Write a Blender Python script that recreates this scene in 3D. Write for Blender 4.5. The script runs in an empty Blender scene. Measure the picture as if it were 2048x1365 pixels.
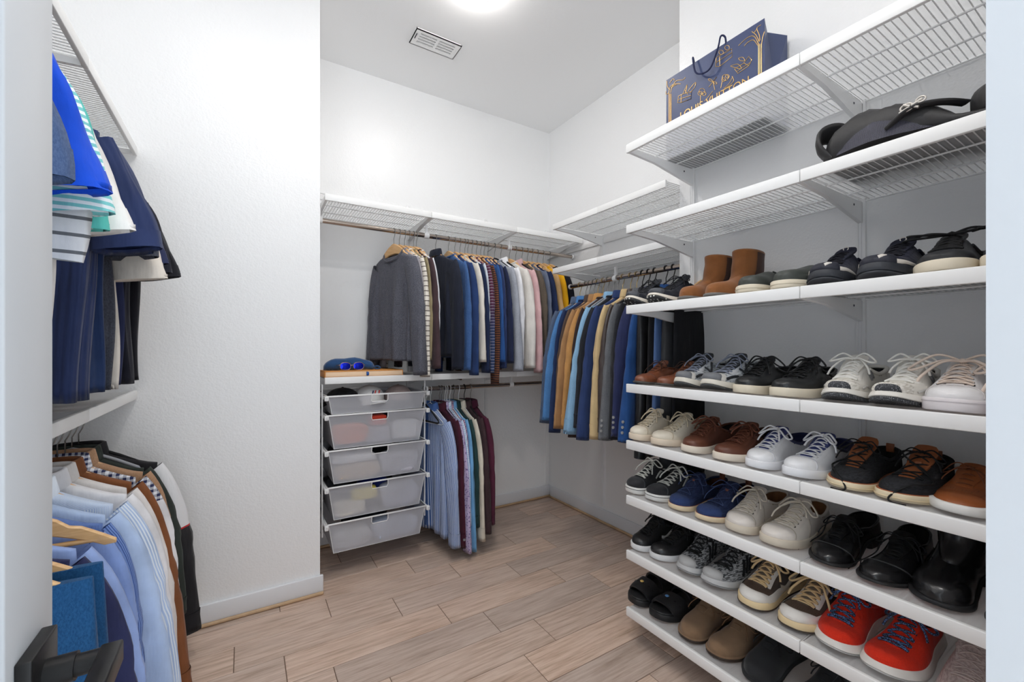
import bpy, bmesh, math, random
from mathutils import Vector, Matrix
R = math.radians
D = bpy.data
COL = bpy.context.scene.collection

# ---------------------------------------------------------------- camera, world, exposure
EYE = 1.14                      # camera height
HEAD = R(31.93)                 # heading, clockwise from +Y
FPX = 860.0
cam_d = D.cameras.new('camera'); cam = D.objects.new('camera', cam_d); COL.objects.link(cam)
cam.location = (0, 0, EYE); cam.rotation_euler = (R(90), 0, -HEAD)
cam_d.sensor_width = 36; cam_d.lens = FPX / 2048 * 36; cam_d.shift_y = 14.5 / 2048
cam_d.clip_start = 0.01; cam_d.clip_end = 50
SC = bpy.context.scene; SC.camera = cam
SC.view_settings.view_transform = 'Standard'; SC.view_settings.look = 'None'
SC.view_settings.gamma = 1; SC.view_settings.use_curve_mapping = False
SC.view_settings.exposure = 0.22
SC.cycles.max_bounces = 9; SC.cycles.diffuse_bounces = 7; SC.cycles.use_adaptive_sampling = True; SC.cycles.adaptive_threshold = 0.05; SC.cycles.adaptive_min_samples = 12; SC.cycles.glossy_bounces = 2; SC.cycles.transmission_bounces = 4; SC.cycles.transparent_max_bounces = 6
SC.cycles.use_light_tree = False; SC.cycles.caustics_reflective = False; SC.cycles.caustics_refractive = False
W = D.worlds.new('world'); SC.world = W; W.use_nodes = True
W.node_tree.nodes['Background'].inputs[0].default_value = (0.83, 0.92, 1.0, 1)   # daylight of the room beyond the doorway
W.node_tree.nodes['Background'].inputs[1].default_value = 1.7
LAMP_POWER = 4.6

# room (metres)
ZC = 2.80; YB = 2.67; XR = 2.0; XN = 1.672; YJ = 1.25; YL = 2.17; XL = -0.757; XA = 0.30; YF = 0.105

def ang(u): return HEAD + math.atan((u - 1024) / FPX)
def x_at(u, y): return y * math.tan(ang(u))
def y_at(u, x): return x / math.tan(ang(u))

# ---------------------------------------------------------------- materials
def lin(c):
    return tuple(((v/255)/12.92 if v/255 <= 0.04045 else ((v/255+0.055)/1.055)**2.4) for v in c[:3]) + (1,)
MATS = {}
class NT:
    def __init__(s, name):
        s.m = D.materials.new(name); s.m.use_nodes = True; s.n = s.m.node_tree.nodes; s.l = s.m.node_tree.links
        s.b = s.n['Principled BSDF']; s.out = s.n['Material Output']
    def add(s, t, **kw):
        n = s.n.new(t)
        for k, v in kw.items():
            if k in n.inputs.keys(): n.inputs[k].default_value = v
            else: setattr(n, k, v)
        return n
    def link(s, a, b): s.l.new(a, b)
    def coord(s, scale=(1, 1, 1), out='Object'):
        t = s.add('ShaderNodeTexCoord'); mp = s.add('ShaderNodeMapping'); mp.inputs['Scale'].default_value = scale
        s.link(t.outputs[out], mp.inputs['Vector']); return mp.outputs['Vector']
    def noise(s, vec, scale, detail=3, rough=0.55):
        n = s.add('ShaderNodeTexNoise', Scale=scale, Detail=detail, Roughness=rough); s.link(vec, n.inputs['Vector']); return n.outputs['Fac']
    def ramp(s, fac, stops, mode='LINEAR'):
        r = s.add('ShaderNodeValToRGB'); e = r.color_ramp.elements; r.color_ramp.interpolation = mode
        while len(e) < len(stops): e.new(0.5)
        for i, (p, c) in enumerate(stops): e[i].position = p; e[i].color = c
        s.link(fac, r.inputs['Fac']); return r.outputs['Color']
    def bump(s, fac, strength, dist=0.002):
        b = s.add('ShaderNodeBump', Strength=strength, Distance=dist); s.link(fac, b.inputs['Height']); s.link(b.outputs['Normal'], s.b.inputs['Normal'])
    def math(s, op, a, b=None):
        n = s.add('ShaderNodeMath', operation=op)
        for i, v in enumerate((a, b)):
            if v is None: continue
            if isinstance(v, (int, float)): n.inputs[i].default_value = v
            else: s.link(v, n.inputs[i])
        return n.outputs[0]
    def mix(s, fac, a, b):
        n = s.add('ShaderNodeMix', data_type='RGBA')
        for sock, v in ((n.inputs['Factor'], fac), (n.inputs['A'] if False else n.inputs[6], a), (n.inputs[7], b)):
            if isinstance(v, (int, float, tuple)): sock.default_value = v
            else: s.link(v, sock)
        return n.outputs[2]

def mat(name, c, rough=0.5, metal=0.0, bump=None, var=0.0, sheen=0.0, coat=0.0, spec=0.5):
    """plain procedural material: c sRGB; bump=(scale,strength,dist); var: colour variation by noise"""
    key = (name, c, rough, metal, bump, var, sheen, coat)
    if key in MATS: return MATS[key]
    t = NT(name); b = t.b; b.inputs['Base Color'].default_value = lin(c); b.inputs['Roughness'].default_value = rough
    b.inputs['Metallic'].default_value = metal; b.inputs['Specular IOR Level'].default_value = spec
    if sheen: b.inputs['Sheen Weight'].default_value = sheen
    if coat: b.inputs['Coat Weight'].default_value = coat; b.inputs['Coat Roughness'].default_value = 0.15
    vec = t.coord()
    if var:
        f = t.noise(vec, 14, 4); lc = lin(c)
        t.link(t.ramp(f, [(0.3, tuple(v*(1-var) for v in lc[:3]) + (1,)), (0.7, tuple(min(1, v*(1+var)+0.01*var) for v in lc[:3]) + (1,))]), b.inputs['Base Color'])
    if bump: t.bump(t.noise(vec, bump[0], 3), bump[1], bump[2])
    MATS[key] = t.m; return t.m

def fabric(c, kind='plain', c2=(240, 240, 240), period=0.02, duty=0.5, axis='Z', rough=0.9):
    """cloth: plain / heather / stripe (axis, period, duty) / check / dots / rib / ombre"""
    key = ('fab', c, kind, c2, period, duty, axis)
    if key in MATS: return MATS[key]
    t = NT('cloth_' + kind); b = t.b; b.inputs['Roughness'].default_value = rough; b.inputs['Specular IOR Level'].default_value = 0.25
    b.inputs['Sheen Weight'].default_value = 0.08
    vec = t.coord(); la, lb = lin(c), lin(c2)
    def vary(k): return [tuple(v*(1-k) for v in la[:3]) + (1,), tuple(min(1, v*(1+k)) for v in la[:3]) + (1,)]
    n1 = t.noise(vec, 9, 4)
    fine = t.noise(t.coord((1, 1, 0.35)), 900, 2)
    lo, hi = vary(0.16)
    base = t.ramp(n1, [(0.3, lo), (0.7, hi)])
    sep = t.add('ShaderNodeSeparateXYZ'); t.link(vec, sep.inputs[0])
    def band(ax, per, du):
        x = sep.outputs[ax]
        f = t.math('FRACT', t.math('DIVIDE', t.math('ADD', x, 10.0), per))
        return t.math('LESS_THAN', f, du)
    if kind == 'heather':
        h = t.ramp(t.noise(t.coord((1, 1, 0.5)), 420, 3, 0.7), [(0.38, (0, 0, 0, 1)), (0.62, (1, 1, 1, 1))])
        base = t.mix(t.math('MULTIPLY', h, 0.55), base, lb)
    elif kind == 'stripe':
        if axis == 'V':
            s = t.add('ShaderNodeAttribute', attribute_name='arc').outputs['Fac']
            f = t.math('LESS_THAN', t.math('FRACT', t.math('DIVIDE', t.math('ADD', s, 10.0), period)), duty)
        else: f = band(axis, period, duty)
        base = t.mix(f, base, lb)
    elif kind == 'check':
        f = t.math('MULTIPLY', t.math('ADD', band('Z', period, .5), band('Y', period, .5)), 0.5)
        base = t.mix(f, base, lb)
    elif kind == 'dots':
        v = t.add('ShaderNodeTexVoronoi', Scale=1/period); t.link(vec, v.inputs['Vector'])
        base = t.mix(t.math('LESS_THAN', v.outputs['Distance'], duty), base, lb)
    elif kind == 'panel':      # upper part c2, red piping, lower part c
        f = t.math('GREATER_THAN', sep.outputs['Z'], -period); g = t.math('GREATER_THAN', sep.outputs['Z'], -period-.006)
        base = t.mix(f, t.mix(g, base, lin((196, 40, 46))), lb)
    elif kind == 'yoke':       # gingham above, plain below
        f = t.math('GREATER_THAN', sep.outputs['Z'], -period)
        k = t.math('MULTIPLY', t.math('ADD', band('Z', .016, .5), band('Y', .016, .5)), 0.5)
        base = t.mix(f, base, t.mix(k, lb, lin((228, 230, 236))))
    elif kind == 'ombre':
        f = t.ramp(t.math('ADD', sep.outputs['Z'], 1.0), [(0.45, lb), (0.62, la)])
        st = band('Z', 0.017, 0.35); base = t.mix(t.math('MULTIPLY', st, 0.45), f, (0.45, 0.42, 0.5, 1))
    t.link(base, b.inputs['Base Color'])
    drape = t.noise(t.coord((1, 1, 0.22)), 26, 3, .5)
    bd = t.add('ShaderNodeBump', Strength=0.55, Distance=0.012); t.link(drape, bd.inputs['Height'])
    if kind == 'rib':
        w = t.math('SINE', t.math('MULTIPLY', t.add('ShaderNodeAttribute', attribute_name='arc').outputs['Fac'], 6.283/period))
        t.bump(w, 0.35, 0.002)
    else: t.bump(fine, 0.25, 0.0008)
    for n in t.n:
        if n.type == 'BUMP' and n != bd: t.link(bd.outputs['Normal'], n.inputs['Normal'])
    MATS[key] = t.m; return t.m

def wall_mat(name, c, bs=260, st=0.18, rough=0.42):
    t = NT(name); t.b.inputs['Base Color'].default_value = lin(c); t.b.inputs['Roughness'].default_value = rough
    v = t.coord(); n = t.noise(v, bs, 2, 0.4); n2 = t.noise(v, bs*0.35, 2, 0.4)
    t.bump(t.math('ADD', n, n2), st, 0.0025); return t.m
M_WALL = wall_mat('wall_paint', (243, 243, 243), 150, 0.32, 0.36)
M_CEIL = wall_mat('ceiling_paint', (244, 244, 244), 220, 0.10, 0.7)
M_DOOR = mat('door_paint', (204, 206, 209), 0.4, bump=(40, 0.02, 0.002))
M_TRIM = mat('trim_paint', (228, 229, 232), 0.35, bump=(40, 0.02, 0.002))
M_STEEL = mat('white_epoxy_steel', (241, 241, 241), 0.32, bump=(300, 0.03, 0.0006))
M_LIP = mat('white_lacquer', (241, 241, 240), 0.38, bump=(60, 0.02, 0.001))
M_WOODTRIM = mat('shoe_mould_wood', (196, 164, 128), 0.5, bump=(80, 0.1, 0.001), var=0.15)
M_CHROME = mat('chrome', (190, 178, 168), 0.16, 1.0, bump=(20, 0.02, 0.001))
M_HOOK = mat('hook_wire', (150, 148, 145), 0.25, 1.0, bump=(50, 0.02, 0.001))
M_BRASS = mat('brass_hook', (190, 165, 110), 0.3, 1.0, bump=(50, 0.02, 0.001))
M_BLACKM = mat('black_metal', (30, 29, 29), 0.38, 0.3, bump=(200, 0.04, 0.0008))
M_BLACKP = mat('black_velvet', (24, 24, 27), 0.85, bump=(500, 0.3, 0.0006))
def hanger_wood():
    t = NT('hanger_wood'); v = t.coord((1, 6, 60)); n = t.noise(v, 3, 4)
    t.link(t.ramp(n, [(0.3, lin((206, 158, 104))), (0.7, lin((229, 187, 135)))]), t.b.inputs['Base Color'])
    t.b.inputs['Roughness'].default_value = 0.38; t.bump(n, 0.05, 0.001); return t.m
M_HWOOD = hanger_wood()

# ---------------------------------------------------------------- mesh helpers
class MB:
    def __init__(s): s.v = []; s.f = []
    def box(s, a, b):
        i = len(s.v); (x0, y0, z0), (x1, y1, z1) = a, b
        s.v += [(x, y, z) for z in (z0, z1) for y in (y0, y1) for x in (x0, x1)]
        s.f += [tuple(i+k for k in q) for q in ((0, 2, 3, 1), (4, 5, 7, 6), (0, 1, 5, 4), (2, 6, 7, 3), (0, 4, 6, 2), (1, 3, 7, 5))]; return s
    def grid(s, rows, closed=False, flip=False):
        """rows: list of equal-length lists of points"""
        i = len(s.v); n = len(rows[0])
        for r in rows: s.v += [tuple(p) for p in r]
        for a in range(len(rows)-1):
            for k in range(n if closed else n-1):
                k2 = (k+1) % n; q = (i+a*n+k, i+a*n+k2, i+(a+1)*n+k2, i+(a+1)*n+k)
                s.f.append(q[::-1] if flip else q)
        return s
    def fan(s, pts, flip=False):
        i = len(s.v); s.v += [tuple(p) for p in pts]; q = tuple(range(i, i+len(pts))); s.f.append(q[::-1] if flip else q); return s
    def tube(s, pts, r, n=6, closed=False, cap=True, flat=None):
        pts = [Vector(p) for p in pts]; rows = []; m = len(pts); up = Vector((0, 0, 1)); prev = None
        for k, p in enumerate(pts):
            if closed: d = pts[(k+1) % m] - pts[k-1]
            else: d = pts[min(k+1, m-1)] - pts[max(k-1, 0)]
            d = d.normalized() if d.length > 1e-9 else Vector((1, 0, 0))
            if prev is None:
                a = up.cross(d) if abs(d.z) < 0.95 else Vector((1, 0, 0)).cross(d)
            else: a = prev - d*prev.dot(d)
            a = a.normalized() if a.length > 1e-6 else (Vector((1, 0, 0)).cross(d)).normalized()
            prev = a; b = d.cross(a)
            rr = r[k] if isinstance(r, (list, tuple)) else r
            fl = flat or (1, 1)
            rows.append([p + a*(rr*fl[0]*math.cos(2*math.pi*j/n)) + b*(rr*fl[1]*math.sin(2*math.pi*j/n)) for j in range(n)])
        if closed: rows.append(rows[0])
        s.grid(rows, closed=True)
        if cap and not closed: s.fan(rows[0], True); s.fan(rows[-1])
        return s
    def cyl(s, c, r, z0, z1, n=24, axis='Z', r1=None):
        r1 = r if r1 is None else r1
        def P(a, rr, h):
            q = (rr*math.cos(a), rr*math.sin(a), h)
            if axis == 'X': q = (h, q[0], q[1])
            if axis == 'Y': q = (q[1], h, q[0])
            return (c[0]+q[0], c[1]+q[1], c[2]+q[2])
        A = [2*math.pi*k/n for k in range(n)]
        a, b = [P(t, r, z0) for t in A], [P(t, r1, z1) for t in A]
        s.grid([a, b], closed=True); s.fan(a, True); s.fan(b); return s
    def lathe(s, prof, c=(0, 0, 0), n=28):
        s.grid([[(c[0]+r*math.cos(2*math.pi*k/n), c[1]+r*math.sin(2*math.pi*k/n), c[2]+z) for k in range(n)] for r, z in prof], closed=True); return s
    def prism(s, poly, axis, a, b):
        """poly 2-D outline extruded along axis between a and b"""
        def P(p, h): return {'X': (h, p[0], p[1]), 'Y': (p[0], h, p[1]), 'Z': (p[0], p[1], h)}[axis]
        A, B = [P(p, a) for p in poly], [P(p, b) for p in poly]
        s.grid([A, B], closed=True); s.fan(A, True); s.fan(B); return s
    def me(s, name): 
        m = D.meshes.new(name); m.from_pydata([tuple(p) for p in s.v], [], s.f); m.update(); return m
    def build(s, name, material, parent=None, smooth=False, bevel=0.0, seg=2, fix=False, weld=False, auto=None):
        m = s.me(name)
        if bevel or fix or weld:
            bm = bmesh.new(); bm.from_mesh(m)
            if weld: bmesh.ops.remove_doubles(bm, verts=bm.verts, dist=1e-5)
            if bevel: bmesh.ops.bevel(bm, geom=[e for e in bm.edges if len(e.link_faces) == 2 and e.calc_face_angle(0) > 0.6], offset=bevel, segments=seg, affect='EDGES', profile=0.5)
            bmesh.ops.recalc_face_normals(bm, faces=bm.faces); bm.to_mesh(m); bm.free()
        if smooth or bevel:
            for p in m.polygons: p.use_smooth = True
        if smooth and auto: m.set_sharp_from_angle(angle=R(auto))
        elif bevel: m.set_sharp_from_angle(angle=R(50))
        return put(name, m, material, parent)
def put(name, me, material, parent=None):
    o = D.objects.new(name, me); COL.objects.link(o)
    if material and not me.materials: me.materials.append(material)
    if parent: o.parent = parent
    return o
def tag(o, label=None, cat=None, group=None, kind=None):
    if label: o['label'] = label
    if cat: o['category'] = cat
    if group: o['group'] = group
    if kind: o['kind'] = kind
    return o
def thing(name, label, cat, loc=(0, 0, 0), rz=0.0, group=None, rx=0.0, ry=0.0):
    o = D.objects.new(name, None); COL.objects.link(o); o.empty_display_size = 0.05
    o.location = loc; o.rotation_euler = (rx, ry, rz); return tag(o, label, cat, group)
def box(a, b): return MB().box(a, b)
def lerp(a, b, t): return a + (b-a)*t
def sm(t): t = max(0, min(1, t)); return t*t*(3-2*t)
def table(tb, x):
    """smooth (cosine-eased cubic) interpolation in a table of (x, y)"""
    if x <= tb[0][0]: return tb[0][1]
    if x >= tb[-1][0]: return tb[-1][1]
    n = len(tb)
    for i in range(n-1):
        if x <= tb[i+1][0]:
            x0, y0 = tb[i]; x1, y1 = tb[i+1]; h = x1-x0
            def slope(k):
                if k == 0: return (tb[1][1]-tb[0][1])/(tb[1][0]-tb[0][0])
                if k == n-1: return (tb[-1][1]-tb[-2][1])/(tb[-1][0]-tb[-2][0])
                return (tb[k+1][1]-tb[k-1][1])/(tb[k+1][0]-tb[k-1][0])
            t = (x-x0)/h; m0, m1 = slope(i)*h, slope(i+1)*h
            return (2*t**3-3*t*t+1)*y0+(t**3-2*t*t+t)*m0+(-2*t**3+3*t*t)*y1+(t**3-t*t)*m1
def bez(p, n=14):
    """points of a cubic Bezier chain p0 c c p1 c c p2 ..."""
    out = []
    for k in range(0, len(p)-3, 3):
        a, b, c, d = (Vector(q) for q in p[k:k+4])
        for i in range(n + (k+3 >= len(p)-1)):
            t = i/n; out.append(a*(1-t)**3+b*3*t*(1-t)**2+c*3*t*t*(1-t)+d*t**3)
    return out
def crom(p, n=6):
    """Catmull-Rom through points"""
    p = [Vector(q) for q in p]; out = []
    for i in range(len(p)-1):
        a, b, c, d = p[max(i-1, 0)], p[i], p[i+1], p[min(i+2, len(p)-1)]
        for k in range(n):
            t = k/n; out.append(0.5*((2*b)+(c-a)*t+(2*a-5*b+4*c-d)*t*t+(3*b-a-3*c+d)*t**3))
    out.append(p[-1]); return out
# ---------------------------------------------------------------- room shell
def struct(name, mb, m, **kw):
    o = mb.build(name, m, **kw); o['kind'] = 'structure'; return o
T = 0.12
struct('wall_back', box((XA-T, YB, 0), (XR+T, YB+T, ZC)), M_WALL)
struct('wall_right', box((XR, YJ-T, 0), (XR+T, YB, ZC)), M_WALL)
struct('wall_near_right', box((XN, YF-T, 0), (XR+T, YJ-T, ZC)).box((XN, YJ-T, 0), (XR, YJ, ZC)), M_WALL)
struct('wall_jog', box((XL-T, YL, 0), (XA-T, YB, ZC)).box((XA-T, YL, 0), (XA, YB, ZC)), M_WALL)
struct('wall_left', box((XL-T, YF-T, 0), (XL, YL, ZC)), M_WALL)
# wall with the doorway (the camera looks in through it)
DX0, DX1 = -0.235, 0.602
struct('wall_front', box((DX1, YF-T, 0), (XN, YF, ZC)), M_WALL)
ceil_o = struct('ceiling', box((XL-T, YF-T, ZC), (XR+T, YB+T, ZC+0.1)), M_CEIL)
# door frame of the doorway
struct('trim_1', box((DX1-0.018, YF-T-0.005, 0), (DX1, YF+0.001, ZC)), M_DOOR)

# floor: grout bed plus one plank each
def plank_mat():
    t = NT('plank_wood_tile'); oi = t.add('ShaderNodeObjectInfo')
    tc = t.add('ShaderNodeTexCoord'); ad = t.add('ShaderNodeVectorMath', operation='ADD'); sc = t.add('ShaderNodeVectorMath', operation='SCALE')
    cb = t.add('ShaderNodeCombineXYZ')
    for i in range(3): t.link(oi.outputs['Random'], cb.inputs[i])
    t.link(cb.outputs[0], sc.inputs[0]); sc.inputs['Scale'].default_value = 37.0
    t.link(tc.outputs['Object'], ad.inputs[0]); t.link(sc.outputs[0], ad.inputs[1])
    def mp(s):
        m = t.add('ShaderNodeMapping'); m.inputs['Scale'].default_value = s; t.link(ad.outputs[0], m.inputs['Vector']); return m.outputs[0]
    grain = t.noise(mp((2.2, 34, 1)), 2.4, 6, 0.62); streak = t.noise(mp((5, 130, 1)), 2.2, 4, 0.6); blot = t.noise(mp((1.6, 4, 1)), 2.5, 3)
    base = t.ramp(grain, [(0.27, lin((162, 138, 119))), (0.45, lin((198, 172, 155))), (0.62, lin((216, 193, 178)))])
    c2 = t.mix(t.math('MULTIPLY', t.ramp(streak, [(0.45, (0, 0, 0, 1)), (0.62, (1, 1, 1, 1))]), 0.28), base, lin((230, 212, 196)))
    c3 = t.mix(t.math('MULTIPLY', t.ramp(blot, [(0.5, (0, 0, 0, 1)), (0.75, (1, 1, 1, 1))]), 0.32), c2, lin((160, 140, 125)))
    hsv = t.add('ShaderNodeHueSaturation'); t.link(c3, hsv.inputs['Color'])
    t.link(t.math('ADD', t.math('MULTIPLY', oi.outputs['Random'], 0.24), 0.86), hsv.inputs['Value'])
    t.link(t.math('ADD', t.math('MULTIPLY', oi.outputs['Random'], 0.25), 0.92), hsv.inputs['Saturation'])
    t.link(hsv.outputs[0], t.b.inputs['Base Color']); t.b.inputs['Roughness'].default_value = 0.42
    t.bump(t.math('ADD', grain, streak), 0.12, 0.0012); return t.m
M_PLANK = plank_mat(); M_GROUT = mat('grout', (120, 100, 86), 0.9, bump=(300, 0.2, 0.001))
floor = struct('floor', box((XL-T, YF-T, -0.06), (XR+T, YB+T, -0.0022)), M_GROUT)
PW, PL, GAP = 0.155, 0.605, 0.0028
def plank_mesh(lx, ly):
    o = MB().box((0, 0, -0.012), (lx, ly, 0)); m = o.me('plank'); bm = bmesh.new(); bm.from_mesh(m)
    bmesh.ops.bevel(bm, geom=[e for e in bm.edges if all(v.co.z > -0.001 for v in e.verts)], offset=0.0012, segments=1, affect='EDGES')
    bm.to_mesh(m); bm.free(); m.materials.append(M_PLANK); return m
full = plank_mesh(PL-GAP, PW-GAP)
OFF = {0: .878, 1: .732, 2: .575, 3: .316, 4: .739, 5: .59, 6: .44, 7: .18, -1: .43, -2: .28, -3: .74, -4: .60, -5: .15, -6: .45, -7: .3, -8: .05, -9: .5, -10: .2}
for k in range(-10, 8):
    y0 = 1.49 + PW*k; y1 = y0 + PW
    ya, yb = max(y0, YF-T), min(y1, YB)
    if yb - ya < 0.02: continue
    x = OFF[k] - PL*4
    while x < XR:
        xa, xb = max(x, XL), min(x+PL, XR)
        if xb - xa > 0.02:
            whole = xb-xa > PL-1e-4 and yb-ya > PW-1e-4
            o = put('plank', full if whole else plank_mesh(xb-xa-GAP, yb-ya-GAP), None, floor)
            o.location = (xa, ya, 0)
        x += PL

# baseboards and wood shoe mould
def base_run(name, trim, a, b, n):
    """a->b along the wall, n = unit normal into the room"""
    (ax, ay), (bx, by) = a, b
    for nm, d, h, m in ((name, 0.013, 0.088, M_TRIM), (trim, 0.026, 0.016, M_WOODTRIM)):
        off = 0.0 if nm == name else 0.013
        p0 = (min(ax, bx)+min(0, n[0]*d)+(n[0]*off if n[0] > 0 else 0), min(ay, by)+min(0, n[1]*d)+(n[1]*off if n[1] > 0 else 0), 0.0005)
        p1 = (max(ax, bx)+max(0, n[0]*d)+(n[0]*off if n[0] < 0 else 0), max(ay, by)+max(0, n[1]*d)+(n[1]*off if n[1] < 0 else 0), h)
        struct(nm, box(p0, p1), m, bevel=0.004 if m is M_TRIM else 0.006)
base_run('baseboard_back', 'trim_2', (XA, YB), (XR, YB), (0, -1))
base_run('baseboard_right', 'trim_3', (XR, YJ), (XR, YB-0.026), (-1, 0))
base_run('baseboard_near_right', 'trim_4', (XN, YF), (XN, YJ), (-1, 0))
base_run('baseboard_jog', 'trim_5', (XL, YL), (XA+0.013, YL), (0, -1))
base_run('baseboard_left', 'trim_6', (XL, YF), (XL, YL-0.026), (1, 0))

# ---------------------------------------------------------------- door leaf with lever handle
door = tag(D.objects.new('door_1', None), 'white panel door standing open on the left with black lever handle', 'door'); COL.objects.link(door)
door.location = (-0.178, YF+0.005, 0.008); door['kind'] = 'structure'
DW, DH, DT, ST = 0.557, 2.03, 0.035, 0.112
mb = MB()
for y0, y1, z0, z1 in ((0, ST, 0, DH), (DW-ST, DW, 0, DH), (ST, DW-ST, 0, 0.2), (ST, DW-ST, DH-0.115, DH)):
    mb.box((-DT, y0, z0), (0, y1, z1))
mb.build('stile_frame', M_DOOR, door, bevel=0.002)
for z0, z1 in ((0.2, DH-0.115),):
    box((-DT+0.010, ST-0.004, z0-0.004), (-0.010, DW-ST+0.004, z1+0.004)).build('panel', M_DOOR, door)
HZ, HY = 0.818-0.008, 0.636-0.032-YF-0.005
h = thing('door_handle', None, None); h.parent = door; h.location = (0, HY, HZ)
MB().box((0, -0.0325, -0.0325), (0.012, 0.0325, 0.0325)).build('rosette', M_BLACKM, h, bevel=0.0015)
MB().cyl((0, 0, 0), 0.0135, 0.011, 0.034, axis='X').cyl((0, 0, 0), 0.0105, 0.030, 0.055, axis='X').build('stem', M_BLACKM, h, bevel=0.002)
MB().box((0.051, -0.118, -0.011), (0.069, 0.006, 0.012)).build('lever', M_BLACKM, h, bevel=0.002)

# ---------------------------------------------------------------- ceiling lamps and vent
def em(name, c, s):
    t = NT(name); t.b.inputs['Emission Color'].default_value = c; t.b.inputs['Emission Strength'].default_value = s
    t.b.inputs['Base Color'].default_value = (0.9, 0.9, 0.9, 1); t.coord(); return t.m
def glow(k): return em('lamp_diffuser', (1.0, 0.965, 0.925, 1), k*LAMP_POWER/(math.pi*0.078**2*math.pi)*1.15)
def ceiling_lamp(x, y, label, k=1.0):
    t = thing('ceiling_light', label, 'ceiling light', (x, y, ZC), group='round ceiling lights')
    MB().lathe([(0.0, 0.0), (0.095, 0.0), (0.095, -0.010), (0.088, -0.018), (0.080, -0.018), (0.079, -0.012)]).build('trim_ring', M_LIP, t, smooth=True, auto=35)
    MB().lathe([(0.079, -0.014), (0.077, -0.024), (0.07, -0.033), (0.056, -0.039), (0.034, -0.042), (0.0005, -0.043)]).build('diffuser', glow(k), t, smooth=True)
    return t
ceiling_lamp(0.905, 1.735, 'round glowing ceiling light in front of the vent grille')
ceiling_lamp(-0.06, 1.30, 'round ceiling light above the left row of clothes', 0.4)
ceiling_lamp(0.34, 0.58, 'added round fill light on the ceiling just inside the doorway', 1.6)  # unseen lamp, added to brighten the shoe shelves and their wall

v = thing('ceiling_vent', 'white slotted air vent grille on the ceiling', 'vent', (0.885, 2.205, ZC))
M_DUCT = mat('duct_dark', (52, 55, 66), 0.8, bump=(60, 0.05, 0.001))
VX, VY = 0.128, 0.062
cols, rows = ((-0.098, -0.006), (0.008, 0.098)), [(-0.040+0.0205*k, -0.040+0.0205*k+0.0125) for k in range(4)]
mb = MB()   # face plate with real openings
xs = sorted({-VX, VX, *[c for p in cols for c in p]}); ys = sorted({-VY, VY, *[c for p in rows for c in p]})
for i in range(len(xs)-1):
    for j in range(len(ys)-1):
        if (xs[i], xs[i+1]) in cols and (ys[j], ys[j+1]) in rows: continue
        mb.box((xs[i], ys[j], -0.008), (xs[i+1], ys[j+1], -0.004))
mb.build('face_plate', M_LIP, v, weld=True)
MB().box((-VX, -VY, -0.008), (-VX+0.004, VY, 0)).box((VX-0.004, -VY, -0.008), (VX, VY, 0)).box((-VX, -VY, -0.008), (VX, -VY+0.004, 0)).box((-VX, VY-0.004, -0.008), (VX, VY, 0)).build('frame', M_LIP, v)
box((-VX+0.006, -VY+0.006, -0.0015), (VX-0.006, VY-0.006, -0.0005)).build('duct', M_DUCT, v)
for a, b in rows:
    for c, d in cols:
        MB().prism([(c, -0.004), (d, -0.004), (d, -0.002), (c, -0.002)], 'Y', a+0.009, b+0.001).build('louver', M_LIP, v)
box((-0.117, -0.03, -0.0125), (-0.114, 0.008, -0.008)).build('damper_lever', M_DUCT, v)

# ---------------------------------------------------------------- wire shelves
def liner_mat():
    t = NT('ribbed_clear_liner'); v = t.coord(); sep = t.add('ShaderNodeSeparateXYZ'); t.link(v, sep.inputs[0])
    w = t.math('SINE', t.math('MULTIPLY', sep.outputs['X'], 6.283/0.006))
    t.b.inputs['Base Color'].default_value = lin((240, 241, 242)); t.b.inputs['Roughness'].default_value = 0.3
    t.bump(w, 0.25, 0.001)
    tr = t.add('ShaderNodeBsdfTranslucent'); tr.inputs[0].default_value = lin((242, 243, 244))
    tp = t.add('ShaderNodeBsdfTransparent'); m1 = t.add('ShaderNodeMixShader'); m2 = t.add('ShaderNodeMixShader')
    m1.inputs[0].default_value = 0.5; t.link(t.b.outputs[0], m1.inputs[1]); t.link(tr.outputs[0], m1.inputs[2])
    m2.inputs[0].default_value = 0.42; t.link(m1.outputs[0], m2.inputs[1]); t.link(tp.outputs[0], m2.inputs[2])
    t.link(m2.outputs[0], t.out.inputs['Surface']); return t.m
M_LINER = liner_mat()
WIRE = 0.0145
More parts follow.
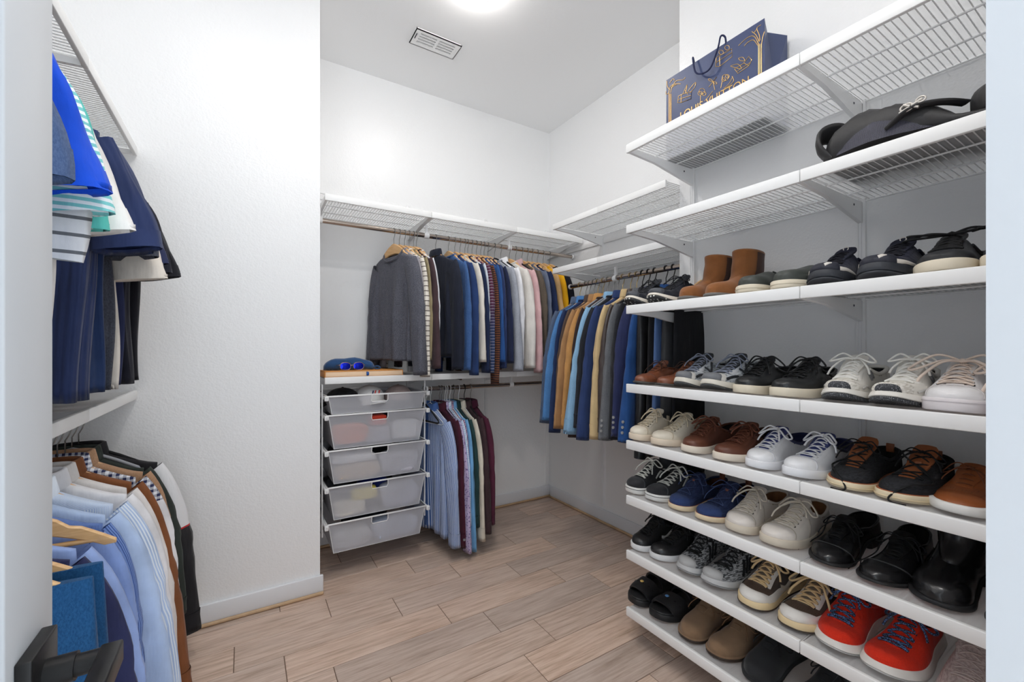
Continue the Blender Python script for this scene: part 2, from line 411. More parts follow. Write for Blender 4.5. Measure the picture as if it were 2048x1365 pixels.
def shelf(label, loc, rz, length, depth=0.405, brackets=(0.0,), liner=True, lip=0.033, group='white wire shelves', rails=(0.13, 0.26, 0.395)):
    """local: x along the wall 0..length, y from the wall (0) to the front (depth), z=0 top"""
    t = thing('wire_shelf', label, 'shelf', loc, rz, group)
    box((0, depth-0.012, -lip+0.004), (length, depth, 0.004)).build('front_lip', M_LIP, t, bevel=0.0018)
    mb = MB(); n = int(length/WIRE); x0 = (length-n*WIRE)/2; r = 0.0015
    for k in range(n+1):
        x = x0 + k*WIRE; y1 = depth-0.012
        mb.grid([[(x-r, y, -0.0035), (x, y, -0.0035+r), (x+r, y, -0.0035), (x, y, -0.0035-r)] for y in (0.006, y1)], closed=True)
    w = mb.build('wire_deck', M_STEEL, t, smooth=True); w['kind'] = 'stuff'
    for y in (0.008,) + tuple(depth*q/0.405-0.012 if q < 0.39 else depth-0.016 for q in rails):
        MB().tube([(0.001, y, -0.0078), (length-0.001, y, -0.0078)], 0.0027, 8).build('support_wire', M_STEEL, t, smooth=True)
    for bx in brackets:
        prof = [(0.002, -0.012), (depth-0.014, -0.012), (depth-0.014, -0.027), (depth*0.62, -0.036), (0.03, -0.074), (0.002, -0.078)]
        b = MB().prism(prof, 'X', bx-0.006, bx+0.006).build('bracket', M_STEEL, t, bevel=0.002)
        MB().cyl((0, 0.075, -0.03), 0.0035, bx-0.0068, bx+0.0068, 10, 'X').build('rivet', M_DUCT, b)
    if liner: box((0.002, 0.004, -0.0018), (length-0.002, depth-0.013, 0.0)).build('liner', M_LINER, t)
    return t
def standard(label, x, y, z0, z1, n):
    """vertical slotted wall rail; n = direction out of the wall"""
    rz = math.atan2(n[1], n[0]) - R(90)
    t = thing('wall_standard', label, 'wall standard', (x, y, z0), rz, 'vertical wall standards')
    h = z1-z0; mb = MB()
    mb.box((-0.0125, 0.0, 0), (-0.0105, 0.014, h)).box((0.0105, 0.0, 0), (0.0125, 0.014, h)).box((-0.0104, 0.0002, 0.0005), (0.0104, 0.0112, h-0.0005))
    mb.box((-0.0104, 0.0113, 0.0007), (-0.0060, 0.0140, h-0.0007)).box((0.0060, 0.0113, 0.0007), (0.0104, 0.0140, h-0.0007)).box((-0.0025, 0.0113, 0.001), (0.0025, 0.0139, h-0.001))
    mb.build('channel', M_STEEL, t); return t

# near right: eight shelf levels, two segments each; local x runs toward +y (rotated so that y points to -X)
XF = 1.26; DEP = XN-XF
SEAM, YEND, YNEAR = 0.569, 1.184, YF+0.012
LV = {'A': 1.927, 'B': 1.614, 3: 1.302, 4: 0.998, 5: 0.779, 6: 0.565, 7: 0.352, 8: 0.131}
what = {'A': ('topmost white wire shelf carrying the navy gift bag', 'topmost white wire shelf beside the gift bag shelf, empty'),
        'B': ('empty white wire shelf below the gift bag', 'white wire shelf carrying the black mesh bag'),
        3: ('white shelf carrying the tan suede boots', 'white shelf carrying the navy knit runners'),
        4: ('white shelf carrying the brown leather derby shoes', 'white shelf carrying the off-white dad runners'),
        5: ('white shelf carrying the cream leather sneakers', 'white shelf carrying the black knit oxfords'),
        6: ('white shelf carrying the black skate shoes', 'white shelf carrying the black cap-toe oxfords'),
        7: ('white shelf carrying the grey heather runners', 'white shelf carrying the bright red runners'),
        8: ('lowest white shelf carrying the black slides', 'lowest white shelf continuing to the right of the black desert boots')}
for k, z in LV.items():
    # rz=+90: local x -> world y, local y -> world -x
    shelf(what[k][0], (XN, SEAM+0.001, z), R(90), YEND-SEAM-0.001, DEP, (YEND-SEAM-0.008, 0.004), group='shoe wall shelves')
    shelf(what[k][1], (XN, YNEAR, z), R(90), SEAM-YNEAR-0.001, DEP, (), group='shoe wall shelves')
standard('white wall standard at the far end of the shoe shelves', XN, YEND-0.005, 0.08, 1.99, (-1, 0))
standard('white wall standard behind the seam of the shoe shelves', XN, SEAM+0.004, 0.08, 1.99, (-1, 0))

# right alcove: two shelves and a rod
YA = 2.086; XFA = 1.59; DA = XR-XFA
shelf('white upper shelf over the jackets, far piece in the corner', (XR, 1.70, 1.887), R(90), YA-1.70, DA, (YA-1.70-0.008,), group='shelves over the jackets')
shelf('white upper shelf over the jackets, near piece by the shoe wall', (XR, YJ+0.012, 1.887), R(90), 1.699-YJ-0.012, DA, (), group='shelves over the jackets')
shelf('white lower shelf right above the jacket rod, far piece', (XR, 1.70, 1.620), R(90), YA-1.70, DA, (YA-1.70-0.008,), group='shelves over the jackets')
shelf('white lower shelf right above the jacket rod, near piece', (XR, YJ+0.012, 1.620), R(90), 1.699-YJ-0.012, DA, (), group='shelves over the jackets')
standard('white wall standard behind the jackets near the corner', XR, YA-0.008, 0.11, 1.86, (-1, 0))
standard('white wall standard behind the long dark trousers', XR, 1.40, 0.11, 1.86, (-1, 0))
# back alcove
for a, b, l in ((XA+0.035, 0.885, 'white upper shelf on the back wall above the charcoal shirt'), (0.887, 1.446, 'white upper shelf on the back wall, middle piece'), (1.448, 1.985, 'white upper shelf on the back wall, corner piece')):
    shelf(l, (b, YB, 1.895), R(180), b-a, 0.405, ((b-a)-0.008, 0.004) if a < 0.5 else ((b-a)-0.006,) if a < 1 else ((b-a)-0.006, 0.008), group='back wall shelves')
for a, b, l in ((XA+0.035, 0.885, 'white shelf over the mesh drawers with the orange box'), (0.887, 1.446, 'white shelf under the sweaters, middle piece'), (1.448, 1.985, 'white shelf under the sweaters, corner piece')):
    shelf(l, (b, YB, 0.992), R(180), b-a, 0.405, (0.004,) if a < 1.4 else (0.008,), group='back wall shelves')
for x, l in ((0.352, 'white wall standard at the left end of the back wall'), (0.885, 'white wall standard beside the mesh drawers'), (1.446, 'white wall standard behind the grey heather sweater'), (1.975, 'white wall standard in the back corner')):
    standard(l, x, YB, 0.10, 2.045, (0, -1))
tag(MB().box((XA+0.002, YB-0.010, 1.992), (XR-0.004, YB, 2.03)).box((XA+0.002, YB-0.013, 2.024), (XR-0.004, YB-0.008, 2.031)).build('hang_track', M_STEEL, bevel=0.001), 'white horizontal hang track screwed to the back wall', 'hang track')
tag(MB().box((XR-0.010, YJ+0.01, 1.826), (XR, YB-0.02, 1.858)).build('hang_track', M_STEEL, bevel=0.001), 'white horizontal hang track above the jackets', 'hang track')
# left wall
for z, l1, l2 in ((1.905, 'white upper shelf over the polo shirts, far piece', 'white upper shelf over the polo shirts, near piece behind the door'), (0.975, 'white lower shelf under the polo shirts, far piece', 'white lower shelf under the polo shirts, near piece')):
    # rz=-90: local x -> world -y, local y -> world +x
    shelf(l1, (XL, YL-0.012, z), R(-90), 0.60, 0.41, (0.008,), group='left wall shelves')
    shelf(l2, (XL, YL-0.614, z), R(-90), 0.90, 0.41, (0.004, 0.6), group='left wall shelves')

# closet rods
def rod(label, a, b, holders):
    a, b = Vector(a), Vector(b); t = thing('closet_rod', label, 'closet rod', a, 0, 'chrome closet rods'); d = b-a
    MB().tube([(0, 0, 0), d], 0.0125, 20).build('bar', M_CHROME, t, smooth=True, auto=40)
    u = d.normalized()
    for p in (0, d.length):
        q = u*p; MB().tube([q-u*0.012*(1 if p else -0.0), q+u*0.012*(0 if p else 1)] if True else [], 0.0155, 18).build('end_cap', M_STEEL, t, smooth=True, auto=40)
    for s in holders:
        q = u*s; mb = MB().tube([q-u*0.014, q+u*0.014], 0.0165, 16)
        mb.box((q.x-0.006, q.y-0.006, 0.01), (q.x+0.006, q.y+0.006, 0.062)).build('holder', M_STEEL, t, smooth=True, auto=40)
    return t
RB_Y, RB_Z = 2.37, 1.79
rod('chrome rod under the back wall upper shelf', (XA+0.004, RB_Y, RB_Z), (1.985, RB_Y, RB_Z), (0.02, 0.59, 1.15))
RL_Z = 0.905
rod('chrome rod under the lower shelf beside the drawers', (0.889, RB_Y, RL_Z), (1.985, RB_Y, RL_Z), (0.58,))
RR_X, RR_Z = 1.714, 1.52
rod('chrome rod holding the jackets', (RR_X, YJ+0.004, RR_Z), (RR_X, 2.07, RR_Z), (0.43,))
LR_X = -0.457
rod('chrome rod holding the polo shirts on the left wall', (LR_X, 0.45, 1.79), (LR_X, YL-0.004, 1.79), (0.9,))
rod('chrome rod holding the dress shirts on the left wall', (LR_X, 0.45, 0.905), (LR_X, YL-0.004, 0.905), (0.9,))
# ---------------------------------------------------------------- hangers
def hanger(kind, label, loc, rz, group='hangers on the rods', th=0.02, drop=0.0):
    """local: x along the rod, y along the arms, origin at the rod centre"""
    t = thing('hanger', label, 'hanger', loc, rz, group)
    hm = {'wood': M_HOOK, 'brass': M_BRASS, 'black': M_BLACKM, 'velvet': M_HOOK, 'wire': M_HOOK, 'white': M_STEEL, 'grey': M_HOOK}[kind]
    r = 0.0155; hook = [(0, r*math.cos(R(a)), r*math.sin(R(a))) for a in range(-35, 196, 21)]
    hook += [(0, -r*0.9, -0.010), (0, -0.008, -0.028), (0, 0, -0.044), (0, 0, -0.082)]
    MB().tube(hook, 0.0019 if kind != 'black' else 0.0026, 6).build('hook', hm, t, smooth=True)
    if kind in ('wood', 'brass'):
        rows = []; HW = 0.215 if th > 0.05 else 0.168
        for k in range(25):
            y = -HW + 2*HW*k/24; a = abs(y)/HW
            zt = -0.070 - drop - 0.046*a**1.1 - 0.058*a**1.8; tk = 0.040*(1-a)**1.3 + 0.021 + (-0.012 if a > 0.97 else 0)
            if 0.60 < a < 0.68: zt -= 0.006; tk -= 0.006
            h = min(0.0065, th*0.45)*(1-0.25*a); xo = 0.0
            rows.append([(xo-h, y, zt-0.003), (xo-h*0.5, y, zt), (xo+h*0.5, y, zt), (xo+h, y, zt-0.003), (xo+h, y, zt-tk+0.003), (xo+h*0.5, y, zt-tk), (xo-h*0.5, y, zt-tk), (xo-h, y, zt-tk+0.003)])
        mb = MB().grid(rows, closed=True); mb.fan(rows[0], True); mb.fan(rows[-1])
        mb.build('shoulders', M_HWOOD, t, smooth=True, auto=40)
        MB().tube([(0, -HW*0.86, -0.170), (0, HW*0.86, -0.170)], min(0.0055, th*0.4), 8).build('trouser_bar', M_HWOOD, t, smooth=True)
    else:
        m = {'black': M_BLACKP, 'velvet': M_BLACKP, 'wire': M_HOOK, 'white': M_STEEL, 'grey': mat('grey_plastic', (150, 152, 158), 0.5, bump=(90, 0.05, 0.001))}[kind]
        rr = 0.0017 if kind in ('wire', 'white') else 0.005
        path = [(0, 0, -0.080), (0, 0.03, -0.090), (0, 0.10, -0.126), (0, 0.158, -0.160), (0, 0.165, -0.172), (0, 0.15, -0.178), (0, 0, -0.180), (0, -0.15, -0.178), (0, -0.165, -0.172), (0, -0.158, -0.160), (0, -0.10, -0.126), (0, -0.03, -0.090)]
        MB().tube(path, rr, 6, closed=True, flat=None if rr < 0.003 else (0.7, 1.1)).build('frame', m, t, smooth=True)
    return t

# ---------------------------------------------------------------- garments
def arc(o, n, per):
    a = o.data.attributes.new('arc', 'FLOAT', 'POINT')
    a.data.foreach_set('value', [min(i % n, n-i % n)/n*per for i in range(len(o.data.vertices))])
def garment(name, label, cat, loc, rz, m, thick=0.018, L=0.72, sleeve='long', SL=None, collar='crew', ws=0.182, hemw=0.20, seed=0,
            front=-1, m_collar=None, m_cuff=None, m_sleeve=None, cuff=True, buttons=0, zip_=False, placket=False, group=None, sl_out=0.0, pocket=False, flare=1.0, neck=None, dip=0.012):
    """hanging garment; local x = along the rod (thickness), y = width, z down from the rod"""
    rnd = random.Random(seed*7919+13); t = thing(name, label, cat, loc, rz, group)
    zs = -0.165; nw, zn = (0.075, -0.108) if collar == 'crew' else (0.060, -0.110); nw, zn = neck or (nw, zn); ph = [rnd.uniform(0, 6.28) for _ in range(8)]; kf = [rnd.choice((3, 4, 5)), rnd.choice((6, 7, 8)), rnd.choice((9, 11))]
    if flare > 1: kf = [6, 11, 17]
    M = 72 if flare > 1 else 48
    def ring(z, w, d, fold):
        out = []
        for k in range(M):
            a = 2*math.pi*k/M; c, s = math.cos(a), math.sin(a)
            y = w*math.copysign(abs(c)**0.8, c); x = d*math.copysign(abs(s)**0.55, s)
            f = fold*(0.50*math.sin(kf[0]*a+ph[0]+z*2.5)+0.4*math.sin(kf[1]*a+ph[1]-z*1.5)+0.28*math.sin(kf[2]*a+ph[2]+z*4))
            x += f*(1 if s >= 0 else -1)*min(1, abs(s)*2)
            y += 0.5*f*c
            out.append((x, y, z))
        return out
    rows = []; NZ = 26; fa = thick*0.62*flare
    for i in range(NZ+1):
        q = i/NZ; z = lerp(-L, zs, q); p = 1-q
        w = lerp(ws-0.004, hemw, sm(p*1.3)) + 0.006*math.sin(ph[3]+p*7); d = thick*lerp(0.62, 0.88, sm(p*2))
        zz = z + (0.007*math.sin(ph[4]+2) if i == 0 else 0)
        rows.append(ring(zz, w, d, fa*sm(p*1.6)))
    for i in range(1, 9):
        q = i/8; w = lerp(ws-0.004, nw, q**0.85); z = zs + (zn-zs)*q**1.05
        rows.append([(x, y, zz-dip*q**3*max(0, front*x/max(0.02, thick*0.8))) for x, y, zz in ring(z, w, lerp(thick*0.62, max(0.02, thick*0.8), q), 0)])
    # hem turned in
    rows.insert(0, [(x*0.9, y*0.985, z+0.012) for x, y, z in rows[0]])
    body = MB().grid(rows, closed=True).build('body', m, t, smooth=True); arc(body, M, 0.85)
    # shoulder tilt and hem band
    # sleeves
    if sleeve:
        SLn = SL or (0.57 if sleeve == 'long' else 0.215)
        for sgn in (-1, 1):
            a0, a1 = (R(40), R(1.5+sl_out)) if sleeve == 'long' else (R(30), R(5+sl_out))
            y, z = ws-0.028, zs-0.036; rws = []; N = 26 if sleeve == 'long' else 12; Mc = 18
            p1, p2 = rnd.uniform(0, 6.28), rnd.uniform(0, 6.28)
            for i in range(N+1):
                q = i/N; al = a1+(a0-a1)*math.exp(-q*SLn/0.10)
                if sleeve == 'long': al += R(4)*math.sin(math.pi*q)*math.cos(p1)
                if i: y += math.sin(al)*SLn/N; z -= math.cos(al)*SLn/N
                if sleeve == 'long': a = lerp(0.058, 0.041, q**0.8); b = thick*lerp(0.75, 0.92, sm(q*3))
                else: a = lerp(0.054, 0.060, q); b = thick*lerp(0.75, 1.15, q)
                if m_cuff is not False and cuff and sleeve == 'long' and q > 0.92: a *= 0.93
                ny, nz = math.cos(al), math.sin(al); row = []
                for k in range(Mc):
                    g = 2*math.pi*k/Mc; f = 1+0.09*math.sin(3*g+p1+q*5)+0.05*math.sin(4*g+p2-q*7)*sm(q*4)
                    wr = 0.003*math.sin(q*38+p2+2*g)*math.exp(-((q-0.42)/0.16)**2) if sleeve == 'long' else 0
                    o = a*math.cos(g)*f+wr; x = b*math.copysign(abs(math.sin(g))**0.8, math.sin(g))*f
                    row.append((x, sgn*(y+ny*o), z+nz*o))
                rws.append(row)
            cut = int(N*0.91)
            inner = [(x*0.82, (yy), zz+0.012) for x, yy, zz in rws[-1]]
            if cuff and sleeve == 'long':
                so = MB().grid(rws[:cut+1], closed=True, flip=sgn > 0).build('sleeve', m_sleeve or m, t, smooth=True); arc(so, Mc, 0.24)
                big = []
                for r in rws[cut:]:
                    cx = sum(p[0] for p in r)/Mc; cy = sum(p[1] for p in r)/Mc; cz = sum(p[2] for p in r)/Mc
                    big.append([(cx+(p[0]-cx)*1.06, cy+(p[1]-cy)*1.05, p[2]) for p in r])
                big.append(inner)
                co = MB().grid(big, closed=True, flip=sgn > 0).build('cuff', m_cuff or m_sleeve or m, so, smooth=True); arc(co, Mc, 0.24)
            else:
                so = MB().grid(rws+[inner], closed=True, flip=sgn > 0).build('sleeve', m_sleeve or m, t, smooth=True); arc(so, Mc, 0.24)
                if sleeve == 'short':
                    # stitched hem band of the sleeve
                    big = []
                    for r in rws[-3:]:
                        cx = sum(p[0] for p in r)/Mc; cy = sum(p[1] for p in r)/Mc; cz = sum(p[2] for p in r)/Mc
                        big.append([(cx+(p[0]-cx)*1.03, cy+(p[1]-cy)*1.018, cz+(p[2]-cz)*1.018) for p in r])
                    MB().grid(big, closed=True, flip=sgn > 0).build('sleeve_hem', m_cuff or m_sleeve or m, so, smooth=True)
            if buttons:
                # sleeve buttons on the outward face near the cuff
                for k in range(buttons):
                    r = rws[-3-k]; cy = sum(p[1] for p in r)/Mc; cz = sum(p[2] for p in r)/Mc
                    yy = max(abs(p[1]) for p in r)*sgn
                    MB().cyl((-thick*0.35, yy, cz), 0.0065, -0.002 if sgn > 0 else -0.003, 0.003 if sgn > 0 else 0.002, 10, 'Y').build('button', mat('button', (150, 150, 150), 0.3, bump=(90, 0.05, 0.0005)), so, smooth=True, auto=40)
    # collar
    mc = m_collar or m
    A = [2*math.pi*k/28 for k in range(28)]
    d0 = max(0.02, thick*0.8)
    if collar == 'crew':
        MB().tube([((d0+0.001)*math.sin(a), (nw+0.002)*math.cos(a), zn+0.003-dip*max(0, front*math.sin(a))) for a in A], min(0.0062, thick*0.5), 7, closed=True).build('collar', mc, t, smooth=True)
    elif collar in ('shirt', 'polo', 'jacket'):
        hgt = 0.036 if collar != 'jacket' else 0.032
        rws = []
        for q, (dz, ex) in enumerate(((-0.004, 0.0), (hgt*0.7, -0.001), (hgt, 0.003), (hgt*0.92, 0.009), (0.0, 0.016), (-0.006, 0.017))):
            rws.append([((d0+ex)*math.sin(a), (nw-0.002+ex)*math.cos(a), zn+dz-(0.02 if q in (4, 5) else 0.012)*max(0, front*math.sin(a))) for a in A])
        MB().grid(rws, closed=True, flip=True).build('collar', mc, t, smooth=True)
    elif collar == 'mock':
        rws = [[((d0+e)*math.sin(a), (0.060+e)*math.cos(a), zn+dz) for a in A] for dz, e in ((-0.006, 0.002), (0.014, 0.001), (0.032, -0.003), (0.036, -0.006), (0.032, -0.009), (0.004, -0.008))]
        MB().grid(rws, closed=True, flip=True).build('collar', mc, t, smooth=True)
    elif collar == 'hood':
        rws = [[((d0+e)*math.sin(a), (0.062+e*1.6)*math.cos(a), zn+dz-0.01*math.cos(2*a)) for a in A] for dz, e in ((-0.012, 0.006), (0.004, 0.014), (0.022, 0.016), (0.034, 0.010), (0.036, 0.0), (0.02, -0.006))]
        MB().grid(rws, closed=True, flip=True).build('hood', mc, t, smooth=True)
    if zip_ or placket:
        x = front*thick*0.80; mb = MB(); zb = -L*0.52 if zip_ else -L+0.02
        rws = []
        n = 14
        for k in range(n+1):
            z = lerp(zn-0.01, zb, k/n); xx = front*(thick*lerp(0.72, 1.18, sm((k/n)*2))+0.002)
            rws.append([(xx, -0.013 if placket else -0.003, z), (xx+front*0.002, 0, z), (xx, 0.013 if placket else 0.003, z)])
        mb.grid(rws).build('zip' if zip_ else 'placket', M_BLACKM if zip_ else m, t, smooth=True)
    return t
def folded(label, loc, rz, m, thick=0.02, L=0.62, w=0.17, z0=-0.158, name='folded_sweater', cat='sweater', seed=1, group=None):
    """cloth folded over the bar of a hanger"""
    rnd = random.Random(seed); ph = [rnd.uniform(0, 6.28) for _ in range(6)]; t = thing(name, label, cat, loc, rz, group); rows = []
    M = 40
    for i in range(24):
        q = i/23; z = lerp(z0, -L, q); d = thick*lerp(0.35, 1.0, sm(q*4)); ww = w*(1+0.10*q)
        rows.append([((d*math.copysign(abs(math.sin(a))**0.5, math.sin(a)))+thick*0.75*q*(0.6*math.sin(4*a+ph[0])+0.4*math.sin(7*a+ph[1]+q)), ww*math.copysign(abs(math.cos(a))**0.7, math.cos(a)), z+0.01*math.sin(ph[2]+3*math.cos(a))*q) for a in [2*math.pi*k/M for k in range(M)]])
    mb = MB().grid(rows, closed=True, flip=True); mb.fan(rows[0]); mb.build('draped_cloth', m, t, smooth=True)
    return t

# ------- back wall, upper rod: u of the near sleeve in the photograph turned into a place along the rod
NAVY = (28, 38, 72); F = fabric
G = 'long-sleeved tops on the back wall rod'
back = [
 # u, name, label, fabric, opts
 (838, 'long_sleeve_shirt', 'charcoal heather crew-neck long-sleeve shirt, first on the back rod', F((66, 67, 76), 'heather', (128, 128, 138)), dict(yaw=15, L=0.725, thick=0.032, hemw=0.205, SL=0.60, neck=(0.090, -0.120), dip=0.055, flare=1.35), 'wood'),
 (845, 'long_sleeve_shirt', 'light grey long-sleeve shirt right behind the charcoal one', F((150, 146, 152)), dict(yaw=12, thick=0.013), 'wood'),
 (853, 'long_sleeve_shirt', 'cream long-sleeve shirt with thin brown horizontal stripes', F((226, 219, 208), 'stripe', (96, 84, 78), 0.026, 0.17), dict(yaw=10, thick=0.017, SL=0.61, sl_out=1), 'wood'),
 (861, 'long_sleeve_shirt', 'khaki olive long-sleeve shirt beside the striped cream one', F((146, 134, 104)), dict(yaw=9, thick=0.012, SL=0.52, L=.66), 'wood'),
 (869, 'long_sleeve_shirt', 'dark plum brown long-sleeve shirt', F((72, 54, 58)), dict(yaw=8, thick=0.016, SL=0.57), 'wood'),
 (875, 'long_sleeve_shirt', 'white long-sleeve shirt just left of the navy quarter-zip', F((222, 222, 226)), dict(yaw=8, thick=0.010, SL=0.56, L=0.68), 'wood'),
 (918, 'quarter_zip_top', 'dark navy quarter-zip top with small pale chest logo', F((34, 38, 52)), dict(yaw=10, thick=0.026, collar='mock', SL=0.575, L=0.695, zip_=True, hemw=0.21, ws=0.195, flare=1.2), 'wood'),
 (938, 'sweater', 'mid-blue heather sweater next to the navy quarter-zip', F((52, 86, 138), 'heather', (88, 120, 168)), dict(yaw=5, thick=0.019, SL=0.58), 'wood'),
 (950, 'sweater', 'royal navy sweater with wide cuffs', F((38, 60, 106)), dict(yaw=4, thick=0.018, SL=0.61), 'wood'),
 (961, 'sweater', 'cream sweater between two navy sweaters', F((214, 207, 196), 'heather', (230, 226, 218)), dict(yaw=4, thick=0.016, SL=0.54), 'wood'),
 (970, 'sweater', 'dark navy sweater right of the cream one', F((30, 42, 74)), dict(yaw=3, thick=0.015, SL=0.60), 'wood'),
 (976, 'long_sleeve_shirt', 'pale blue-white thin shirt beside the ombre knit', F((206, 214, 224)), dict(yaw=3, thick=0.009, SL=0.58), 'wood'),
 (985, 'sweater', 'burgundy knit sweater fading to blue with fine stripes', F((86, 34, 62), 'ombre', (48, 66, 104)), dict(yaw=3, thick=0.018, SL=0.60), 'wood'),
 (994, 'sweater', 'rust brown and black striped knit with a hanging sleeve', F((124, 74, 50), 'stripe', (48, 34, 36), 0.013, 0.5), dict(yaw=3, thick=0.012, SL=0.665, sl_out=1), 'wood'),
 (1002, 'sweater', 'bright blue knit sweater right of the rust stripes', F((44, 86, 148), 'rib', period=0.008), dict(yaw=2, thick=0.012, SL=0.54), 'wood'),
 (1009, 'sweater', 'indigo ribbed sweater left of the grey heather one', F((48, 62, 104), 'rib', period=0.010), dict(yaw=2, thick=0.017, SL=0.575), 'wood'),
 (1017, 'sweater', 'deep navy sweater squeezed beside the grey heather one', F((34, 42, 72)), dict(yaw=2, thick=0.011, SL=0.55), 'wood'),
 (1031, 'sweatshirt', 'grey heather sweatshirt with ribbed cuff', F((146, 150, 160), 'heather', (182, 186, 196)), dict(yaw=2, thick=0.024, SL=0.60, sl_out=2), 'velvet'),
 (1044, 'sweatshirt', 'bright white collared sweatshirt', F((236, 236, 240)), dict(yaw=2, thick=0.019, SL=0.57, collar='shirt'), 'velvet'),
 (1062, 'sweatshirt', 'oatmeal cream sweatshirt beside the white one', F((218, 213, 206), 'heather', (234, 230, 224)), dict(yaw=2, thick=0.025, SL=0.58, sl_out=2), 'wood'),
 (1074, 'sweatshirt', 'dusty pink sweatshirt with collar', F((208, 170, 172)), dict(yaw=1, thick=0.019, SL=0.61, collar='shirt'), 'velvet'),
 (1087, 'cardigan', 'dark taupe brown cardigan', F((88, 78, 68), 'heather', (112, 101, 90)), dict(yaw=1, thick=0.023, SL=0.50, L=0.60), 'wood'),
 (1098, 'sweater', 'slate grey-blue sweater in the back corner', F((104, 112, 132)), dict(yaw=1, thick=0.017, SL=0.56), 'wood'),
 (1108, 'sweater', 'navy blue sweater beside the camel one', F((32, 44, 78)), dict(yaw=1, thick=0.019, SL=0.56), 'wood'),
 (1119, 'sweater', 'camel tan sweater in the back corner', F((196, 158, 110)), dict(yaw=1, thick=0.019, SL=0.56), 'wood'),
 (1131, 'sweater', 'bright mustard yellow sweater', F((238, 178, 28)), dict(yaw=1, thick=0.019, SL=0.56), 'wood'),
 (1143, 'sweater', 'black sweater, last on the back rod', F((30, 31, 40)), dict(yaw=0, thick=0.018, SL=0.56), 'wood'),
]
def short(l):
    for k in (', first', ' right behind', ' just left', ' next to', ' beside', ' between', ' right of', ' left of', ' squeezed', ' in the back', ', last', ' with', ' fading', ' showing'):
        l = l.split(k)[0]
    return l
for i, (u, nm, lb, m, o, hk) in enumerate(back):
    o = dict(o); yaw = R(o.pop('yaw')); xn = x_at(u, 2.135); xc = xn - 0.235*math.sin(yaw)
    loc = (xc, RB_Y, RB_Z); o.setdefault('L', 0.70); o.setdefault('SL', 0.57)
    g = garment(nm, lb, 'cardigan' if nm == 'cardigan' else 'shirt' if 'shirt' in nm and 'sweat' not in nm else 'sweater', loc, yaw, m, seed=i+1, front=-1, group=G, **o)
    hanger(hk, ('wooden' if hk == 'wood' else 'black') + ' hanger holding the ' + short(lb), loc, yaw, 'hangers on the back wall upper rod', o['thick'], 0.016 if o.get('collar') else 0.0)
    if nm == 'quarter_zip_top':
        lm = mat('pale_logo', (170, 172, 182), 0.5, bump=(90, 0.03, 0.0004)); x0 = -0.034
        for pts in ([(0.055, -0.300), (0.061, -0.287), (0.067, -0.283), (0.061, -0.279), (0.055, -0.266)], [(0.082, -0.300), (0.076, -0.287), (0.070, -0.283), (0.076, -0.279), (0.082, -0.266)]):
            MB().tube([(x0, -y, z) for y, z in pts], 0.0022, 6).build('chest_logo', lm, g, smooth=True)

